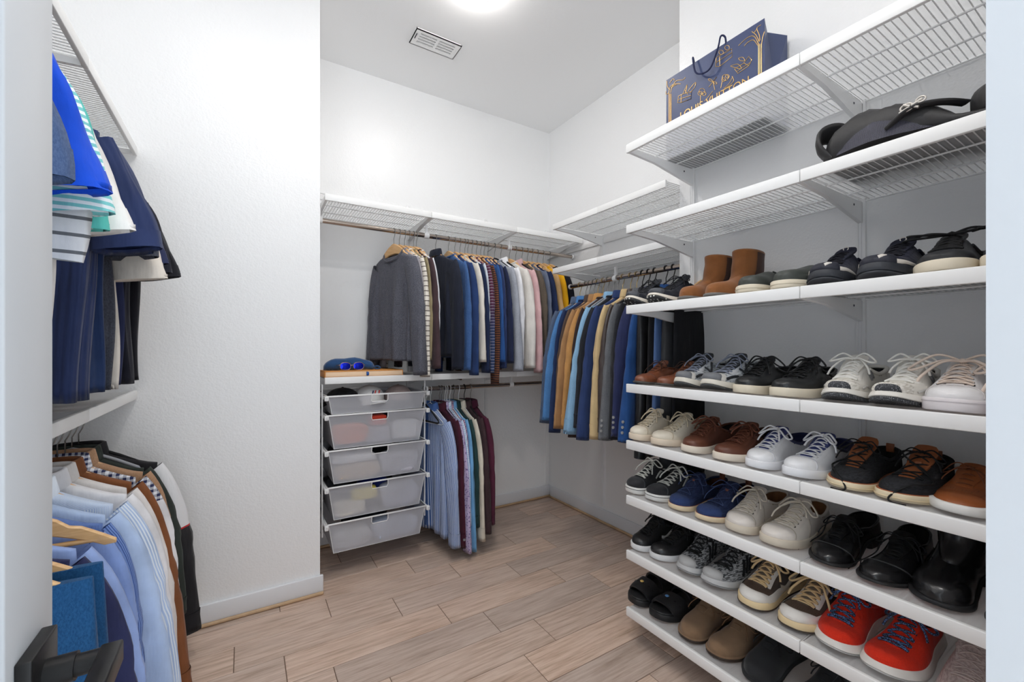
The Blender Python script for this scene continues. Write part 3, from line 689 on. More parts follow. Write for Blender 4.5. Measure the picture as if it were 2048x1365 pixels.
# ------- right alcove: jackets (world y along the rod; visible sleeve toward -X)
G = 'jackets and trousers on the right rod'
jk = [
 (1096, 'denim_jacket', 'grey-blue denim jacket, first at the corner end of the jacket rod', F((70, 84, 108), 'heather', (104, 118, 142)), dict(thick=0.026, SL=0.62, collar='shirt', sl_out=4), 'brass', 'jacket'),
 (1107, 'denim_jacket', 'mid-blue denim jacket second from the corner', F((66, 116, 172), 'heather', (98, 144, 194)), dict(thick=0.020, SL=0.60, collar='shirt', sl_out=3), 'wood', 'jacket'),
 (1114, 'jacket', 'plain navy overshirt between the blue denim and brown jackets', F((34, 48, 84)), dict(thick=0.016, SL=0.66, sl_out=2), 'wood', 'jacket'),
 (1122, 'jacket', 'dark chocolate brown jacket', F((82, 66, 58)), dict(thick=0.018, SL=0.56, collar='shirt', sl_out=3), 'wood', 'jacket'),
 (1130, 'jacket', 'tan brown suede jacket', F((164, 124, 84)), dict(thick=0.017, SL=0.63, collar='shirt', sl_out=3), 'brass', 'jacket'),
 (1140, 'jacket', 'golden camel corduroy jacket', F((190, 140, 84), 'rib', period=0.006), dict(thick=0.021, SL=0.62, collar='shirt', sl_out=3), 'brass', 'jacket'),
 (1149, 'jacket', 'very dark brown jacket right of the camel corduroy', F((58, 44, 42)), dict(thick=0.015, SL=0.66, sl_out=2), 'grey', 'jacket'),
 (1160, 'denim_jacket', 'light-wash pale denim jacket', F((124, 166, 200), 'heather', (156, 190, 216)), dict(thick=0.024, SL=0.64, collar='shirt', sl_out=3), 'grey', 'jacket'),
 (1168, 'denim_jacket', 'black denim jacket between light denim and navy blue', F((40, 42, 48)), dict(thick=0.017, SL=0.60, sl_out=2), 'grey', 'jacket'),
 (1178, 'jacket', 'navy blue work jacket with buttoned cuff', F((44, 61, 104)), dict(thick=0.022, SL=0.655, collar='shirt', sl_out=2), 'brass', 'jacket'),
 (1193, 'jacket', 'pale khaki cotton jacket', F((202, 176, 132)), dict(thick=0.022, SL=0.64, collar='shirt', sl_out=2), 'brass', 'jacket'),
 (1205, 'leather_jacket', 'dark brown leather jacket with folded collar', mat('brown_leather', (66, 54, 50), 0.45, bump=(60, 0.3, 0.002), var=0.2), dict(thick=0.022, SL=0.60, collar='jacket', sl_out=1), 'brass', 'jacket'),
 (1216, 'blazer', 'grey wool blazer with sleeve buttons', F((94, 96, 100), 'heather', (118, 120, 124)), dict(thick=0.023, SL=0.63, collar='jacket', buttons=3, cuff=False), 'black', 'blazer'),
 (1228, 'blazer', 'black blazer between the grey and indigo ones', F((36, 37, 42)), dict(thick=0.019, SL=0.62, collar='jacket', cuff=False), 'black', 'blazer'),
 (1240, 'blazer', 'dark indigo blazer with sleeve buttons', F((44, 50, 86)), dict(thick=0.025, SL=0.60, collar='jacket', buttons=3, cuff=False, L=0.78), 'black', 'blazer'),
 (1262, 'blazer', 'vivid blue blazer with three silver sleeve buttons', F((36, 74, 130)), dict(thick=0.027, SL=0.615, collar='jacket', buttons=3, cuff=False, L=0.80), 'black', 'blazer'),
]
for i, (u, nm, lb, m, o, hk, cat) in enumerate(jk):
    o = dict(o); o.setdefault('L', 0.765); o.setdefault('ws', 0.172); o['sl_out'] = o.get('sl_out', 0)+3; y = y_at(u, 1.475); loc = (RR_X, y, RR_Z)
    garment(nm, lb, cat, loc, R(90), m, seed=40+i, front=1, group=G, **o)
    hanger(hk, {'wood': 'wooden', 'brass': 'wooden brass-hooked', 'black': 'black', 'grey': 'grey'}[hk] + ' hanger under the ' + short(lb), loc, R(90), 'hangers on the jacket rod', o['thick'], 0.016)
lea = mat('black_leather', (30, 30, 32), 0.38, bump=(45, 0.5, 0.004), var=0.2)
tr = [(1284, 'black leather jacket hanging behind the brown derby shoes', lea, 0.86, 0.024, 'jacket', 'leather_jacket', 0.235),
      (1300, 'black trousers folded over a hanger beside the leather jacket', F((32, 32, 35)), 0.84, 0.019, 'trousers', 'folded_trousers', 0.215),
      (1312, 'slate blue trousers folded over a hanger', F((82, 110, 158)), 0.84, 0.016, 'trousers', 'folded_trousers', 0.215),
      (1331, 'charcoal black garment bag hanging next to the shoe wall', mat('garment_bag', (50, 51, 54), 0.55, bump=(30, 0.3, 0.003), var=0.15), 1.0, 0.024, 'garment bag', 'garment_bag', 0.225),
      (1350, 'black trousers, last on the jacket rod behind the shelf standard', F((34, 34, 38)), 0.98, 0.016, 'trousers', 'folded_trousers', 0.215)]
for i, (u, lb, m, L, th, cat, nm, w) in enumerate(tr):
    y = y_at(u, 1.50); loc = (RR_X, y, RR_Z)
    folded(lb, loc, R(90), m, th, L, w, -0.15, nm, cat, 70+i, G)
    hanger(('black', 'brass', 'brass', 'black', 'brass')[i], 'hanger of the ' + lb.split(' folded')[0].split(' hanging')[0].split(', last')[0] + (' at the end of the rod' if 'last' in lb else ''), loc, R(90), 'hangers on the jacket rod')

# ------- back wall, lower rod
G = 'dress shirts on the lower back rod'
PIN = F((72, 104, 164), 'stripe', (200, 212, 232), 0.0072, 0.45, 'V')
lo = [
 (905, 'dress_shirt', 'blue and white pinstriped dress shirt beside the mesh drawers', PIN, dict(yaw=9, thick=0.026, L=0.80, SL=0.64, hemw=0.215, flare=1.2), 'white'),
 (922, 'dress_shirt', 'dark maroon corduroy shirt with buttoned cuff', F((74, 30, 46), 'rib', period=0.005), dict(yaw=8, thick=0.022, SL=0.655, buttons=1, sl_out=2), 'wire'),
 (926, 'dress_shirt', 'lilac paisley dress shirt', F((186, 172, 204), 'dots', (112, 96, 150), 0.012, 0.32), dict(yaw=7, thick=0.012, SL=0.68, sl_out=2), 'wire'),
 (931, 'dress_shirt', 'pale blue dress shirt with white checks', F((160, 186, 220), 'check', (226, 232, 240), 0.010), dict(yaw=6, thick=0.011, SL=0.54), 'white'),
 (935, 'dress_shirt', 'pink and grey small-check dress shirt', F((196, 160, 184), 'check', (96, 86, 110), 0.010), dict(yaw=6, thick=0.011, SL=0.60), 'white'),
 (940, 'dress_shirt', 'plain sky blue dress shirt', F((112, 164, 208)), dict(yaw=5, thick=0.017, SL=0.685, sl_out=1), 'white'),
 (948, 'dress_shirt', 'dark green dress shirt', F((36, 62, 62)), dict(yaw=5, thick=0.017, SL=0.56), 'wire'),
 (957, 'dress_shirt', 'cream ivory dress shirt', F((214, 206, 190)), dict(yaw=4, thick=0.017, SL=0.64, sl_out=1), 'white'),
 (969, 'dress_shirt', 'dark brown corduroy shirt', F((66, 48, 52), 'rib', period=0.005), dict(yaw=4, thick=0.023, SL=0.61, sl_out=1), 'black'),
 (981, 'dress_shirt', 'burgundy wine shirt, last on the lower rod', F((82, 34, 54)), dict(yaw=3, thick=0.021, SL=0.57, sl_out=1), 'wire'),
]
for i, (u, nm, lb, m, o, hk) in enumerate(lo):
    o = dict(o); yaw = R(o.pop('yaw')); xn = x_at(u, 2.14); xc = max(xn-0.235*math.sin(yaw), 0.0); loc = (xc, RB_Y, RL_Z)
    o.setdefault('L', 0.74)
    garment(nm, lb, 'shirt', loc, yaw, m, seed=90+i, collar='shirt', placket=i == 0, group=G, **o)
    hanger(hk, {'white': 'thin white wire', 'wire': 'thin chrome wire', 'black': 'black'}[hk] + ' hanger in the ' + short(lb), loc, yaw, 'hangers on the lower back rod', o['thick'], 0.016)

hanger('velvet', 'empty black velvet hanger in front of the pinstriped shirt', (0.878, RB_Y, RL_Z), R(9), 'hangers on the lower back rod', 0.02)
hanger('white', 'empty thin white wire hanger in front of the pinstriped shirt', (0.892, RB_Y, RL_Z-0.012), R(14), 'hangers on the lower back rod', 0.02)

# ------- left wall, upper rod (short sleeves) and lower rod (dress shirts)
G = 'polo shirts on the left wall'
lu = [
 (0.8, 'polo_shirt', 'dusty navy heather polo shirt nearest the door', F((58, 78, 116), 'heather', (92, 112, 148)), dict(thick=0.030, SL=0.24), 'wood'),
 (0.95, 't_shirt', 'vivid royal blue t-shirt', F((16, 76, 206)), dict(thick=0.030, SL=0.215, sl_out=6), 'wood'),
 (1, 'polo_shirt', 'teal and white fine-striped polo shirt', F((126, 200, 200), 'stripe', (236, 244, 246), 0.012, 0.5), dict(thick=0.020, SL=0.235, sl_out=4), 'wood'),
 (1.035, 'polo_shirt', 'plain aqua green polo shirt', F((92, 190, 180)), dict(thick=0.014, SL=0.25, sl_out=-2), 'wood'),
 (1.02, 'polo_shirt', 'white and grey striped polo shirt', F((226, 226, 228), 'stripe', (110, 112, 116), 0.03, 0.2), dict(thick=0.010, SL=0.30, sl_out=-12), 'wood'),
 (1.075, 'polo_shirt', 'white polo shirt with plain wide sleeve', F((226, 223, 220)), dict(thick=0.024, SL=0.25, sl_out=5), 'wood'),
 (1.31, 'polo_shirt', 'navy ribbed polo shirt with vertical ridges', F((40, 52, 90), 'rib', period=0.016), dict(thick=0.042, SL=0.235, sl_out=5, ws=0.19), 'wood'),
 (1.42, 'polo_shirt', 'dark blue polo shirt behind the ribbed one', F((36, 54, 92)), dict(thick=0.035, SL=0.22, sl_out=3), 'wood'),
 (1.5, 'polo_shirt', 'charcoal heather polo shirt', F((54, 56, 66), 'heather', (84, 88, 100)), dict(thick=0.026, SL=0.22, sl_out=2), 'wood'),
 (1.55, 'polo_shirt', 'off-white polo shirt between dark ones', F((222, 214, 204)), dict(thick=0.022, SL=0.27, sl_out=2), 'wood'),
 (1.62, 'polo_shirt', 'midnight blue polo shirt', F((44, 50, 82)), dict(thick=0.026, SL=0.22, sl_out=3), 'wood'),
 (1.73, 'polo_shirt', 'black polo shirt second from the wall', F((32, 33, 44)), dict(thick=0.030, SL=0.23, sl_out=3), 'wood'),
 (1.83, 'polo_shirt', 'black polo shirt closest to the wall corner', F((27, 27, 34)), dict(thick=0.034, SL=0.23, sl_out=4), 'wood'),
]
for i, (y, nm, lb, m, o, hk) in enumerate(lu):
    loc = (LR_X, y, 1.79)
    garment(nm, lb, 'shirt', loc, R(90), m, seed=120+i, sleeve='short', collar='polo' if 'polo' in nm else 'crew', front=-1, L=0.76, hemw=0.165, group=G, **{**dict(ws=0.172), **o})
    hanger(hk, 'wooden hanger in the ' + short(lb).split(' nearest')[0], loc, R(90), 'hangers over the left wall shelf', o['thick'], 0.016)
G = 'dress shirts on the left lower rod'
BST = F((176, 196, 228), 'stripe', (228, 236, 246), 0.0065, 0.5, 'V')
ll = [
 (1.13, 'dress_shirt', 'navy cotton shirt behind the teal sweaters', F((44, 48, 84)), dict(thick=0.020, SL=0.60), 'wood'),
 (1.185, 'dress_shirt', 'cornflower blue oxford shirt', F((146, 168, 218)), dict(thick=0.024, SL=0.62, sl_out=2), 'wood'),
 (1.262, 'dress_shirt', 'periwinkle blue oxford shirt', F((132, 156, 210)), dict(thick=0.028, SL=0.60, sl_out=2), 'wood'),
 (1.325, 'dress_shirt', 'blue shirt with narrow dark stripes', F((120, 148, 206), 'stripe', (72, 96, 156), 0.005, 0.5, 'V'), dict(thick=0.026, SL=0.58, sl_out=1), 'wood'),
 (1.39, 'dress_shirt', 'pale sky blue oxford shirt', F((178, 198, 230)), dict(thick=0.026, SL=0.62, sl_out=3), 'wood'),
 (1.475, 'dress_shirt', 'light blue and white striped dress shirt', BST, dict(thick=0.034, SL=0.60, sl_out=3), 'wood'),
 (1.56, 'dress_shirt', 'crisp white dress shirt in front of another white one', F((230, 229, 232)), dict(thick=0.028, SL=0.64, sl_out=2), 'wood'),
 (1.625, 'dress_shirt', 'soft white linen shirt', F((224, 219, 216)), dict(thick=0.026, SL=0.68, sl_out=5), 'wood'),
 (1.69, 'jacket', 'reddish brown suede overshirt', F((130, 80, 48)), dict(thick=0.030, SL=0.67, sl_out=8), 'wood'),
 (1.745, 'dress_shirt', 'white shirt with navy gingham shoulders', F((232, 231, 234), 'yoke', (40, 46, 84), 0.245), dict(thick=0.022, SL=0.56, m_collar=F((40, 46, 84), 'check', (226, 228, 236), 0.014)), 'wood'),
 (1.81, 'jacket', 'camel brown cardigan jacket', F((166, 128, 98), 'heather', (188, 152, 122)), dict(thick=0.028, SL=0.46, sl_out=2), 'wood'),
 (1.87, 'jacket', 'dark green zip jacket', F((52, 58, 54)), dict(ws=0.172, thick=0.022, SL=0.50, sl_out=2), 'grey'),
 (1.935, 'track_jacket', 'black track jacket with white and red sleeve panel', F((36, 35, 38)), dict(thick=0.036, SL=0.60, sl_out=6, ws=0.200, m_sleeve=F((36, 35, 38), 'panel', (226, 226, 228), 0.40), m_cuff=F((36, 35, 38))), 'velvet'),
]
for i, (y, nm, lb, m, o, hk) in enumerate(ll):
    loc = (LR_X, y, 0.905); o = dict(o); o.setdefault('collar', 'shirt')
    g = garment(nm, lb, 'jacket' if 'jacket' in nm else 'shirt', loc, R(90), m, seed=150+i, front=-1, L=0.74, group=G, **o)
    hanger(hk, {'wood': 'wooden', 'grey': 'grey', 'velvet': 'black'}[hk] + ' hanger in the ' + short(lb).split(' in front')[0].split(' behind')[0], loc, R(90), 'hangers on the left lower rod', o['thick'], 0.016)
TEAL = F((17, 64, 106), 'heather', (38, 92, 138))
for y, lb, hk, L in ((1.015, 'teal blue knit sweater folded over the nearest wooden hanger', 0, 0.66), (1.075, 'teal blue knit sweater folded over the second wooden hanger', 1, 0.64)):
    loc = (LR_X, y, 0.905); folded(lb, loc, R(90), TEAL, 0.030, L, 0.236, -0.160, seed=200+hk, group=G)
    hanger('wood', ('bare wooden hanger tip nearest the door handle', 'second bare wooden hanger over the teal sweaters')[hk], loc, R(90), 'hangers on the left lower rod', 0.06)
hanger('wood', 'empty wooden hanger among the light blue oxford shirts', (LR_X+0.012, 1.218, 0.912), R(90), 'hangers on the left lower rod', 0.06)
# ---------------------------------------------------------------- shoes
class Shoe:
    """local: x from heel (0) to toe (L), y lateral, z up; built on a parametric last"""
    def __init__(s, L=0.295, W=0.049, toe_n=2.2, side=1, sole=0.028, spring=0.006, rise=None, H=None, collar=None, so=0.46, p=None, q=None, heel=0.0, solef=None, arch_in=0.0, hs=0.80):
        s.L, s.W, s.n, s.side, s.so = L, W*0.945, toe_n, side, so; s.sole, s.spring, s.heel = sole, spring, heel
        s.H = H or [(0, .082), (.12, .098), (.3, .106), (.42, .104), (.5, .093), (.6, .075), (.7, .055), (.8, .042), (.9, .036), (.96, .029), (1, .016)]
        s.C = collar or [(0, .066), (.1, .062), (.2, .052), (.3, .048), (.4, .058), (.5, .075)]
        s.H = [(a, b*hs) for a, b in s.H]; s.C = [(a, b*hs) for a, b in s.C]
        s.p = p or [(0, .55), (.3, .6), (.5, .95), (.65, .95), (.8, .72), (1, .6)]
        s.q = q or [(0, .9), (.3, 1.0), (.5, 1.0), (.65, .92), (.8, .8), (1, .62)]
        s.solef = solef
    def hw(s, t):
        b = table([(0, .74), (.2, .75), (.4, .76), (.55, .88), (.72, 1.0), (.85, 1.0), (1, .97)], t)
        if t > .74: u = (t-.74)/.26; b *= max(0, 1-u**s.n)**(1/s.n)
        if t < .13: u = (.13-t)/.13; b *= max(0, 1-u**2.3)**(1/2.3)
        return s.W*b
    def cy(s, t): return s.side*(0.006*math.sin(math.pi*t)-0.010*sm((t-.55)/.45)*1.0)
    def zb(s, t): return s.spring*max(0, (t-.70)/.30)**2 + 0.004*max(0, (.10-t)/.10)**2 + s.heel*(1-sm((t-.30)/.28))
    def zt(s, t): return (s.solef(t) if s.solef else s.sole) + s.zb(t)*0.75
    def raw(s, t, th):
        H = table(s.H, t); p, q = table(s.p, t), table(s.q, t); c, si = math.cos(th), max(0, math.sin(th))
        return s.hw(t)*math.copysign(abs(c)**p, c), H*si**q
    def pt(s, t, th, off=0.0):
        y, z = s.raw(t, th)
        v = Vector((t*s.L, s.cy(t)+y, s.zt(t)-0.004+z))
        if off: v += s.nrm(t, th)*off
        return v
    def nrm(s, t, th):
        if t > .965:
            c = Vector((.90*s.L, s.cy(t), s.zt(t)+.008)); return (s.pt(t, th)-c).normalized()
        e = 0.008; t = min(max(t, 0.012), 0.988); a = s.pt(min(t+e, 1), th)-s.pt(max(t-e, 0), th); th2 = min(max(th, .02), math.pi-.02)
        b = s.pt(t, th2+0.03)-s.pt(t, th2-0.03); n = a.cross(b)
        if n.length < 1e-9: return Vector((1, 0, 0))
        n.normalize(); c = Vector((t*s.L, s.cy(t), s.zt(t)+0.01))
        return n if n.dot(s.pt(t, th)-c) >= 0 else -n
    # ---- parts
    def upper(s, m, lining, parent):
        N, K = 46, 32; ts = sorted({(1-math.cos(math.pi*i/N))/2 for i in range(N+1)} | ({s.so-0.004, s.so+0.001} if s.so > 0 else set()))
        rows, cut = [], []
        for t in ts:
            row, cr = [], []
            for k in range(K+1):
                th = math.pi*k/K; y, z = s.raw(t, th); cc = table(s.C, t) if t < s.so else 9
                ov = z > cc
                if ov:
                    z = max(cc-(z-cc)*3.2, 0.010); y *= 0.93
                row.append((t*s.L, s.cy(t)+y, s.zt(t)-0.004+z)); cr.append(ov)
            rows.append(row); cut.append(cr)
        v = [p for r in rows for p in r]; n = K+1; fo, fi = [], []
        for a in range(len(rows)-1):
            for k in range(K):
                q = (a*n+k, (a+1)*n+k, (a+1)*n+k+1, a*n+k+1)
                inside = sum((cut[a][k], cut[a][k+1], cut[a+1][k], cut[a+1][k+1])) >= 2 and ts[a] < s.so
                (fi if inside else fo).append(q)
        for f, nm, mm in ((fo, 'upper', m), (fi, 'lining', lining)):
            if not f: continue
            used = sorted({i for q in f for i in q}); ix = {i: j for j, i in enumerate(used)}
            b = MB(); b.v = [v[i] for i in used]; b.f = [tuple(ix[i] for i in q) for q in f]
            b.build(nm, mm, parent, smooth=True)
    def rim(s, m, parent, r=0.0042):
        def th(t): 
            H, C, q = table(s.H, t), table(s.C, t), table(s.q, t); return math.asin(min(1, (C/H))**(1/q))
        ts = [s.so*0.995*(1-math.cos(math.pi*i/16))/2+0.004 for i in range(16, -1, -1)]
        path = [s.pt(t, th(t)) for t in ts] + [s.pt(t, math.pi-th(t)) for t in ts[::-1]]
        MB().tube(path, r, 7).build('collar', m, parent, smooth=True)
    def ring(s, off, zf, ts):
        out = []
        for t in ts: out.append(((t-0.5)*s.L*(1+2*off/s.L)+0.5*s.L, s.cy(t)+s.hw(t)+off*min(1, s.hw(t)/(0.25*s.W)), zf(t)))
        for t in ts[::-1][1:-1]: out.append(((t-0.5)*s.L*(1+2*off/s.L)+0.5*s.L, s.cy(t)-s.hw(t)-off*min(1, s.hw(t)/(0.25*s.W)), zf(t)))
        return out
    def slab(s, name, m, parent, z0, z1, e=0.004, e0=None, t0=0.0, t1=1.0, ridges=0):
        """sole layer between heights z0(t) and z1(t), sticking out by e"""
        N = 40; e0 = e if e0 is None else e0
        if t0 == 0 and t1 == 1: ts = [(1-math.cos(math.pi*i/N))/2 for i in range(N+1)]
        else: ts = [lerp(t0, t1, (1-math.cos(math.pi/2*min(1, 1.0*i/N))) if t0 == 0 else i/N) for i in range(N+1)]
        lay = [(e0-0.007, 0.0, 0.0), (e0-0.001, 0.0, 0.0012), (e0, 0.0, 0.003), (lerp(e0, e, .5), 0.5, 0), (e, 1.0, -0.003), (e-0.0012, 1.0, -0.0008), (e-0.006, 1.0, 0.0)]
        rows = [s.ring(o, lambda t, f=f, d=d: lerp(z0(t), z1(t), f)+min(d, (z1(t)-z0(t))*.4), ts) for o, f, d in lay]
        mb = MB().grid(rows, closed=True); n = len(ts)
        for base, fl in ((0, False), ((len(lay)-1)*len(rows[0]), True)):
            M = len(rows[0])
            for i in range(n-1):
                a, b = i, i+1; c, d = (M-b) % M, (M-a) % M
                q = [base+a, base+b] + ([base+c] if c != b else []) + ([base+d] if d != a else [])
                if len(set(q)) >= 3: mb.f.append(tuple(q) if not fl else tuple(q[::-1]))
        return mb.build(name, m, parent, smooth=True, auto=50, fix=True)
    def patch(s, name, m, parent, t0, t1, a0, a1, off=0.0016, nt=10, na=14):
        """overlay panel; t0,t1 may be functions of the section angle"""
        f0 = t0 if callable(t0) else (lambda a: t0); f1 = t1 if callable(t1) else (lambda a: t1); rows = []
        for i in range(nt+1):
            row = []
            for k in range(na+1):
                a = lerp(a0, a1, k/na); tip = f1(a) > .999; t = lerp(f0(a), f1(a), 1-(1-i/nt)**2.2 if tip else i/nt); edge = min(i, 9 if tip else nt-i, k, na-k)
                row.append(s.pt(t, a, off if edge else 0.0003))
            rows.append(row)
        return MB().grid(rows).build(name, m, parent, smooth=True)
    def ribbon(s, name, m, parent, pts, w, off=0.002, n=5):
        P = crom([(t, a, 0) for t, a in pts], n); c = [s.pt(p.x, p.y, off) for p in P]; rows = []
        for i, p in enumerate(P):
            d = (c[min(i+1, len(c)-1)]-c[max(i-1, 0)]).normalized(); nn = s.nrm(p.x, p.y); b = d.cross(nn); q = i/(len(P)-1)
            ww = (w(q) if callable(w) else w)/2
            rows.append([c[i]-b*ww-nn*off*.8, c[i]-b*ww*.8+nn*.0003, c[i]+b*ww*.8+nn*.0003, c[i]+b*ww-nn*off*.8])
        return MB().grid(rows).build(name, m, parent, smooth=True)
    def both(s, name, m, parent, pts, w, off=0.002):
        s.ribbon(name, m, parent, pts, w, off); s.ribbon(name, m, parent, [(t, math.pi-a) for t, a in pts], w, off)
    def tongue(s, m, parent, t1=.80, hw=0.024, up=0.022, label=None):
        H2 = math.pi/2; N = 12; rows = []; ts = [lerp(t1, s.so+0.005, i/N) for i in range(N+1)]
        c = [s.pt(t, H2, 0.0025) for t in ts]; d = (c[-1]-c[-4]).normalized(); d = (d+Vector((0, 0, 0.5))).normalized()
        for k in range(1, 5): c.append(c[N]+d*up*k/4+Vector((-0.004*(k/4)**2, 0, 0)))
        n = len(c)
        for i, p in enumerate(c):
            w = hw*(0.6+0.4*sm(i/(n*.6)))*(1 if i < n-2 else (.93 if i == n-2 else .72))
            drop = table([(0, 5.0), (.5, 4.0), (1, 8)], i/n)
            rows.append([p+Vector((0, y, -drop*y*y)) for y in [w*(k/4-1) for k in range(9)]])
        bk = [[p+Vector((-.001, 0, -.0045)) for p in r] for r in rows]
        mb = MB().grid(rows); mb.grid(bk, flip=True)
        def loop(rr): return rr[0]+[r[-1] for r in rr[1:]]+rr[-1][::-1][1:]+[r[0] for r in rr[::-1][1:-1]]
        mb.grid([loop(rows), loop(bk)], closed=True)
        o = mb.build('tongue', m, parent, smooth=True, auto=60); s.tip = c[-1]; s.tdir = d; return o
    def stays(s, m, parent, t1=.82, a0=.22, a1=.72):
        H2 = math.pi/2
        for g in (-1, 1):
            s.patch('eyestay', m, parent, s.so+.006, lambda a: t1-.06*(abs(a-H2)-a0)/(a1-a0), H2+g*a0, H2+g*a1, .0018, 10, 6)
    def laces(s, m, parent, n=5, t0=.785, t1=None, sp=.46, r=.0024, flat=None, style='cross', eyelets=None):
        H2 = math.pi/2; t1 = t1 or s.so+.03; tt = [lerp(t0, t1, i/(n-1)) for i in range(n)]
        off = .0045
        for i, t in enumerate(tt):
            sps = sp*(1-.25*(i/(n-1)) if False else 1)
            a = (H2-sps, H2-sps*.4, H2+sps*.4, H2+sps)
            if style == 'bar' or i == 0: paths = [[(t, q) for q in a]]
            else:
                tp = tt[i-1]; paths = [[(lerp(tp, t, f), q) for f, q in zip((.05, .35, .7, 1), a)], [(lerp(tp, t, f), q) for f, q in zip((1, .7, .35, .05), a)]]
            for j, pp in enumerate(paths):
                P = crom([s.pt(t_, q, off+(.0012*j if abs(q-H2) < sps*.9 else -.002)) for t_, q in pp], 4)
                MB().tube(P, r, 6, flat=flat).build('lace', m, parent, smooth=True)
            if eyelets:
                for q in (a[0], a[3]):
                    c = s.pt(t, q, .0022); MB().tube([c-s.nrm(t, q)*.001, c+s.nrm(t, q)*.0008], .0026, 8).build('eyelet', eyelets, parent, smooth=True, auto=40)
    def bow(s, m, parent, seed=0, t=None, size=.05, r=.0021, ends=True, flat=None, up=0.0, droop=.75):
        rn = random.Random(seed); H2 = math.pi/2; t = t or s.so+.035; P0 = s.pt(t, H2, .010)
        MB().tube([P0+Vector((.003, -.005, -.001)), P0+Vector((0, 0, .002)), P0+Vector((.003, .005, -.001))], r*2.0, 7).build('knot', m, parent, smooth=True)
        for g in (-1, 1):
            k = size*rn.uniform(.8, 1.2); f = rn.uniform(-.1, .5)
            pts = [P0, P0+Vector((k*.2*f+.004, g*k*.5, .008+up*.6)), P0+Vector((k*f, g*k*1.0, -k*droop*.45+up)), P0+Vector((k*f+.014, g*k*.85, -k*droop*.5+up)), P0+Vector((k*.3*f+.012, g*k*.35, -.002+up*.3)), P0+Vector((.003, 0, 0))]
            MB().tube(crom(pts, 6), r, 6, flat=flat).build('lace_loop', m, parent, smooth=True)
            if ends:
                k = size*rn.uniform(.9, 1.4); f = rn.uniform(.3, .9)
                pts = [P0, P0+Vector((k*f*.5, g*k*.3, -.001)), P0+Vector((k*f, g*k*.62, -k*droop*.5)), P0+Vector((k*f+.008, g*k*.74, -k*droop*.9))]
                MB().tube(crom(pts, 5), r, 6, flat=flat).build('lace_end', m, parent, smooth=True)

# shoe materials
def leather(c, rough=.42, b=.12): return mat('leather', c, rough, bump=(220, b, .0006), var=.08)
def suede(c): return mat('suede', c, .95, bump=(500, .25, .0008), var=.16, sheen=.15)
def rubber(c, rough=.6): return mat('rubber', c, rough, bump=(180, .06, .0005), var=.05)
def knit(c, c2=None, period=.004): return fabric(c, 'heather', c2 or tuple(min(255, v+22) for v in c))
def lace(c): return mat('lace_cord', c, .9, bump=(900, .3, .0005))
def mesh_knit(c, c2):
    key = ('mk', c, c2)
    if key in MATS: return MATS[key]
    t = NT('heather_knit'); n = t.noise(t.coord((0.35, 1.0, 2.2)), 170, 2, .5)
    t.link(t.ramp(n, [(.42, lin(c)), (.56, lin(c2))]), t.b.inputs['Base Color']); t.b.inputs['Roughness'].default_value = .9; t.bump(n, .3, .001)
    MATS[key] = t.m; return t.m
def perf(c):
    key = ('perf', c)
    if key in MATS: return MATS[key]
    t = NT('perforated_leather'); v = t.add('ShaderNodeTexVoronoi', Scale=190); v.inputs['Randomness'].default_value = .25; t.link(t.coord(), v.inputs['Vector'])
    t.link(t.ramp(v.outputs['Distance'], [(.18, tuple(x*.25 for x in lin(c)[:3])+(1,)), (.26, lin(c))]), t.b.inputs['Base Color']); t.b.inputs['Roughness'].default_value = .5
    MATS[key] = t.m; return t.m
def dotted(c, c2, sc, d):
    key = ('dotm', c, c2, sc, d)
    if key in MATS: return MATS[key]
    t = NT('studded_rubber'); v = t.add('ShaderNodeTexVoronoi', Scale=sc); v.inputs['Randomness'].default_value = .35; t.link(t.coord(), v.inputs['Vector'])
    t.link(t.ramp(v.outputs['Distance'], [(d, lin(c2)), (d+.06, lin(c))]), t.b.inputs['Base Color']); t.b.inputs['Roughness'].default_value = .7; t.bump(v.outputs['Distance'], .4, .001)
    MATS[key] = t.m; return t.m
def speck(c, c2):
    key = ('speck', c, c2)
    if key in MATS: return MATS[key]
    t = NT('speckled_cord'); n = t.noise(t.coord(), 420, 1); t.link(t.ramp(n, [(.5, lin(c)), (.56, lin(c2))]), t.b.inputs['Base Color']); MATS[key] = t.m; return t.m
DK = mat('dark_lining', (34, 33, 35), .95, bump=(300, .1, .0006))
H2 = math.pi/2
DRESS_H = [(0, .066), (.12, .080), (.3, .088), (.42, .088), (.5, .080), (.6, .064), (.7, .050), (.8, .042), (.9, .037), (.96, .030), (1, .016)]

